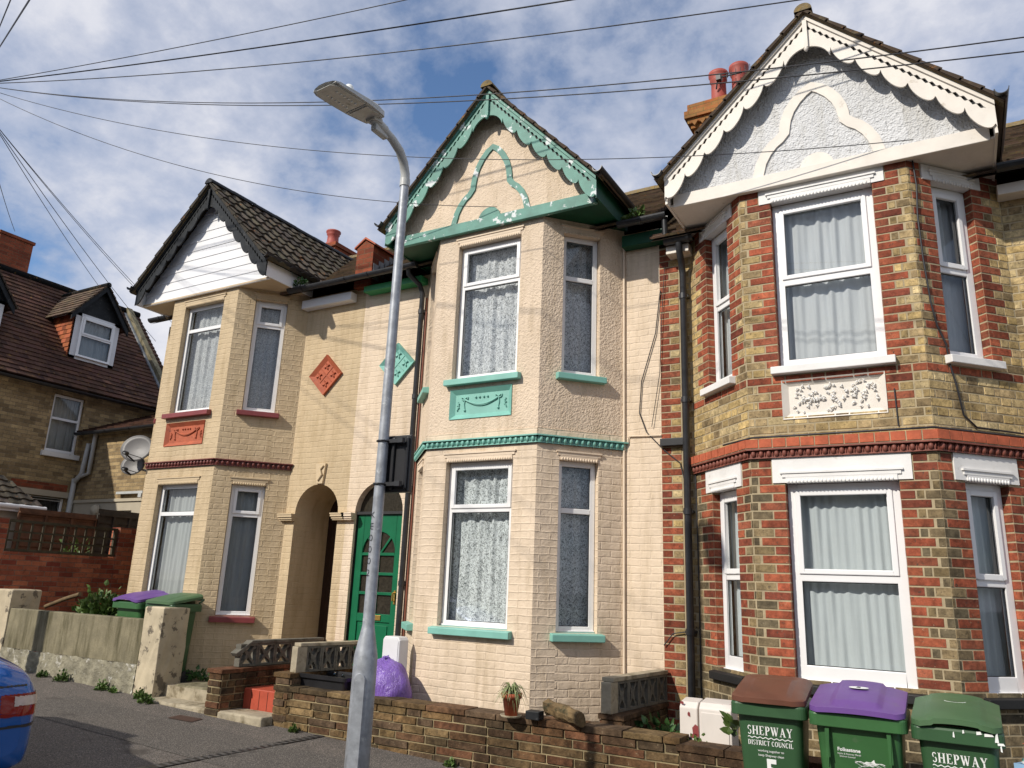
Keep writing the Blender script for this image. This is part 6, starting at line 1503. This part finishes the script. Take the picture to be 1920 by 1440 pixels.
cable(T1+Vector((0, 0, -.02)), at(1712, 262, y=-.80), .60, .0042, 'thin cable ending at the beam of the white gable')
cable(T1+Vector((0, 0, -.04)), at(932, 388, y=-.80), .46, .0042, 'thin cable ending at the beam of the turquoise gable')
for (u, v, yy), r, lb_ in (((330, 612, 2.5), .005, 'rightmost of the four thin cables falling behind the black bargeboard'), ((312, 600, 3.0), .005, 'second from right of the four thin cables falling behind the black bargeboard'), ((292, 640, 4.0), .006, 'third from right of the four thin cables falling behind the black bargeboard'), ((222, 585, 4.5), .006, 'leftmost of the four thin cables, reaching the dormer roof')):
    cable(T2, at(u, v, y=yy), .10, r, lb_)
cable(T2+Vector((-.1, .1, -.3)), at(28, 434, x=-14.4), .05, .006, 'short thin cable dropping to the far left brick chimney')
cable(T1, at(210, -245, y=-6.5), .0, .006, 'steep cable crossing the top left corner, lower one', 1.5)
cable(T1, at(120, -245, y=-6.0), .0, .006, 'steep cable crossing the top left corner, upper one', 1.5)

# ------------------------------------------------------------------ blue car
RZ = gz(-3, KY)-.10
car = thing('parked_car', 'bright blue car parked at the kerb, only its rear corner in view', 'car', (-3.8, -4.80, RZ))
yc, hw = -4.80, .85
st_ = [  # x back from rear bumper, width factor, z bottom, shoulder z, roof/top z, tumblehome
 (0.0, .80, .24, .54, .58, .9), (.02, .88, .16, .62, .70, .9), (.07, .95, .13, .70, .80, .88), (.18, .985, .12, .76, .90, .85), (.42, 1.0, .12, .80, .96, .80), (.75, 1.0, .14, .82, 1.04, .74), (1.2, 1.0, .17, .83, 1.32, .70), (1.7, 1.0, .17, .84, 1.42, .70), (2.5, 1.0, .17, .84, 1.43, .70), (3.0, 1.0, .17, .84, 1.20, .72), (3.4, .99, .17, .82, .96, .82), (3.9, .96, .18, .72, .84, .85), (4.15, .88, .22, .60, .70, .9), (4.25, .74, .30, .5, .55, .9)]
XR = -1.70
rows = []
for x, w, zb_, zs_, zt_, th_ in st_:
    H_ = hw*w; half = [(H_*.90, zb_), (H_*.985, zb_+.08), (H_*.995, zb_+(zs_-zb_)*.35), (H_*1.0, zb_+(zs_-zb_)*.62), (H_*.985, zs_-.04), (H_*.955, zs_), (H_*(.955*.45+th_*.55), zs_+(zt_-zs_)*.55), (H_*th_*.93, zt_-.035), (H_*th_*.78, zt_), (H_*.4*th_, zt_+.012)]
    rows.append([Vector((XR-x, yc+p, RZ+z)) for p, z in half]+[Vector((XR-x, yc-p, RZ+z)) for p, z in half[::-1]])
mb = MB(); mb.grid(rows, True); mb.face(rows[0]); mb.face(rows[-1]); bd = mb.build('body', 'carpaint', car)
ss = bd.modifiers.new('sub', 'SUBSURF'); ss.levels = 2; ss.render_levels = 2
mb = MB()
for sg in (1, -1):
    rows = []
    for k in range(9):
        q = k/8; a = q*1.35; rows.append([Vector((XR-.022-.30*q**1.9+.012, yc+sg*(hw*(.60+.40*math.sin(min(1, q*1.25)*math.pi/2)*.995)+.004), RZ+z)) for z in (.435+.03*q, .47+.03*q, .51+.03*q)])
    mb.grid(rows)
mb.build('bumper_strip', 'black_plastic', car)
ss.levels = 4; ss.render_levels = 4
bpy.context.view_layer.update(); ev = bd.evaluated_get(bpy.context.evaluated_depsgraph_get()); em = ev.to_mesh()
EV = [v.co.copy() for v in em.vertices]; EN = [v.normal.copy() for v in em.vertices]; EP = [(tuple(p.vertices), p.center.copy()) for p in em.polygons]; ev.to_mesh_clear(); bo = Vector((-3.8, -4.80, RZ))
cent = Vector((-2.2-bo.x, 0, .6))
def patch(name, mat, parent, test, off):
    mb = MB()
    for vs, c in EP:
        if test(c.x+bo.x-XR, c.y, c.z): 
            P = []
            for q in vs:
                n_ = EN[q]; n_ = n_ if n_.dot(EV[q]-cent) > 0 else -n_
                P.append(EV[q]+n_*off+bo)
            mb.face(P, smooth=True)
    o = mb.build(name, mat, parent, fixn=False); return o
for sg in (1, -1):
    tl = patch('tail_light', 'taillight_red', car, lambda x, y, z: x > -.42 and sg*y > .50-.25*(z > .70) and .535 < z < .685 and (x > -.30 or z > .59), .006)
    patch('reversing_lens', 'taillight_clear', tl, lambda x, y, z: x > -.30 and sg*y > .60 and .605 < z < .668 and x > -.26, .010)
patch('bumper_seam', 'black_plastic', car, lambda x, y, z: x > -.6 and .455 < z < .475, .003)
patch('boot_seam', 'black_plastic', car, lambda x, y, z: x > -.5 and .735 < z < .745 and abs(y) < .7, .003)
for xx in (-.78, -3.45):
    for sg in (1, -1):
        mb = MB(); mb.lathe([(.0, -.09), (.20, -.09), (.30, -.08), (.315, -.05), (.315, .05), (.30, .08), (.20, .09), (0, .09)], (XR+xx, yc+sg*.74, RZ+.315), 28, Vector((0, 1, 0))); wh = mb.build('wheel', 'rubber', car)
        mb = MB(); mb.lathe([(0, 0), (.19, .0), (.20, .012), (.19, .02), (0, .03)], (XR+xx, yc+sg*.745+sg*.07, RZ+.315), 20, Vector((0, sg, 0))); mb.build('wheel_rim', 'galv', wh)
M['autoglass'] = pbr('dark_car_glass', (.012, .014, .016), .05, .1, 4)
mb = MB(); q_g = lambda x, y, z: Vector((XR-x, yc+y, RZ+z))
mb.face([q_g(.78, -.50, 1.04), q_g(.78, .50, 1.04), q_g(1.22, .46, 1.33), q_g(1.22, -.46, 1.33)])
mb.build('rear_window', 'autoglass', car)
for sg in (1, -1): 
    mb = MB(); mb.face([q_g(1.15, sg*.80, .92), q_g(2.9, sg*.80, .92), q_g(2.6, sg*.64, 1.34), q_g(1.4, sg*.64, 1.34)]); mb.build('side_window', 'autoglass', car)
mb = MB(); mb.box(XR-.012, XR+.006, yc-.26, yc+.26, RZ+.36, RZ+.47); mb.build('number_plate', 'decal', car)
# utility cover on the pavement
mb = MB(); zc_ = gz(-2.75, -1.75); mb.face([(-2.95, -1.9, gz(-2.95, -1.9)+.006), (-2.62, -1.86, gz(-2.62, -1.86)+.006), (-2.66, -1.68, gz(-2.66, -1.68)+.006), (-2.98, -1.72, gz(-2.98, -1.72)+.006)]); tag(mb.build('utility_cover', pbr('rusted_iron', (.06, .03, .02), .7, .3, 30, 40, .5, .004)), 'small rusty cover in the pavement in front of the concrete steps', 'cover')
# houses across the street: they stand behind the camera and are what the windows reflect
oh = thing('opposite_terrace', 'brick terrace on the opposite side of the street', 'house', (0, -15, 0))
mb = MB(); panel(mb, (14, -15.5), (-1, 0), (0, 1), 34, -.6, 5.0, [(x, x+1.2, z, z+1.5) for x in [1.5+k*2.2 for k in range(14)] for z in (.7, 3.2)], rev=.12); mb.build('wall', 'stock', oh)
mb = MB(); mb.box(-20, 14, -15.75, -15.65, -.5, 5); mb.build('window_glazing', 'autoglass', oh)
mb = MB(); tile_roof(mb, Vector((14.2, -15.2, 5.0)), Vector((-1, 0, 0)), Vector((0, -.82, .57)), Vector((0, .57, .82)), 34.4, 4.2, course=.3, tw=.3, roll=False, seed=3); mb.build('roof', 'tile_brown', oh)
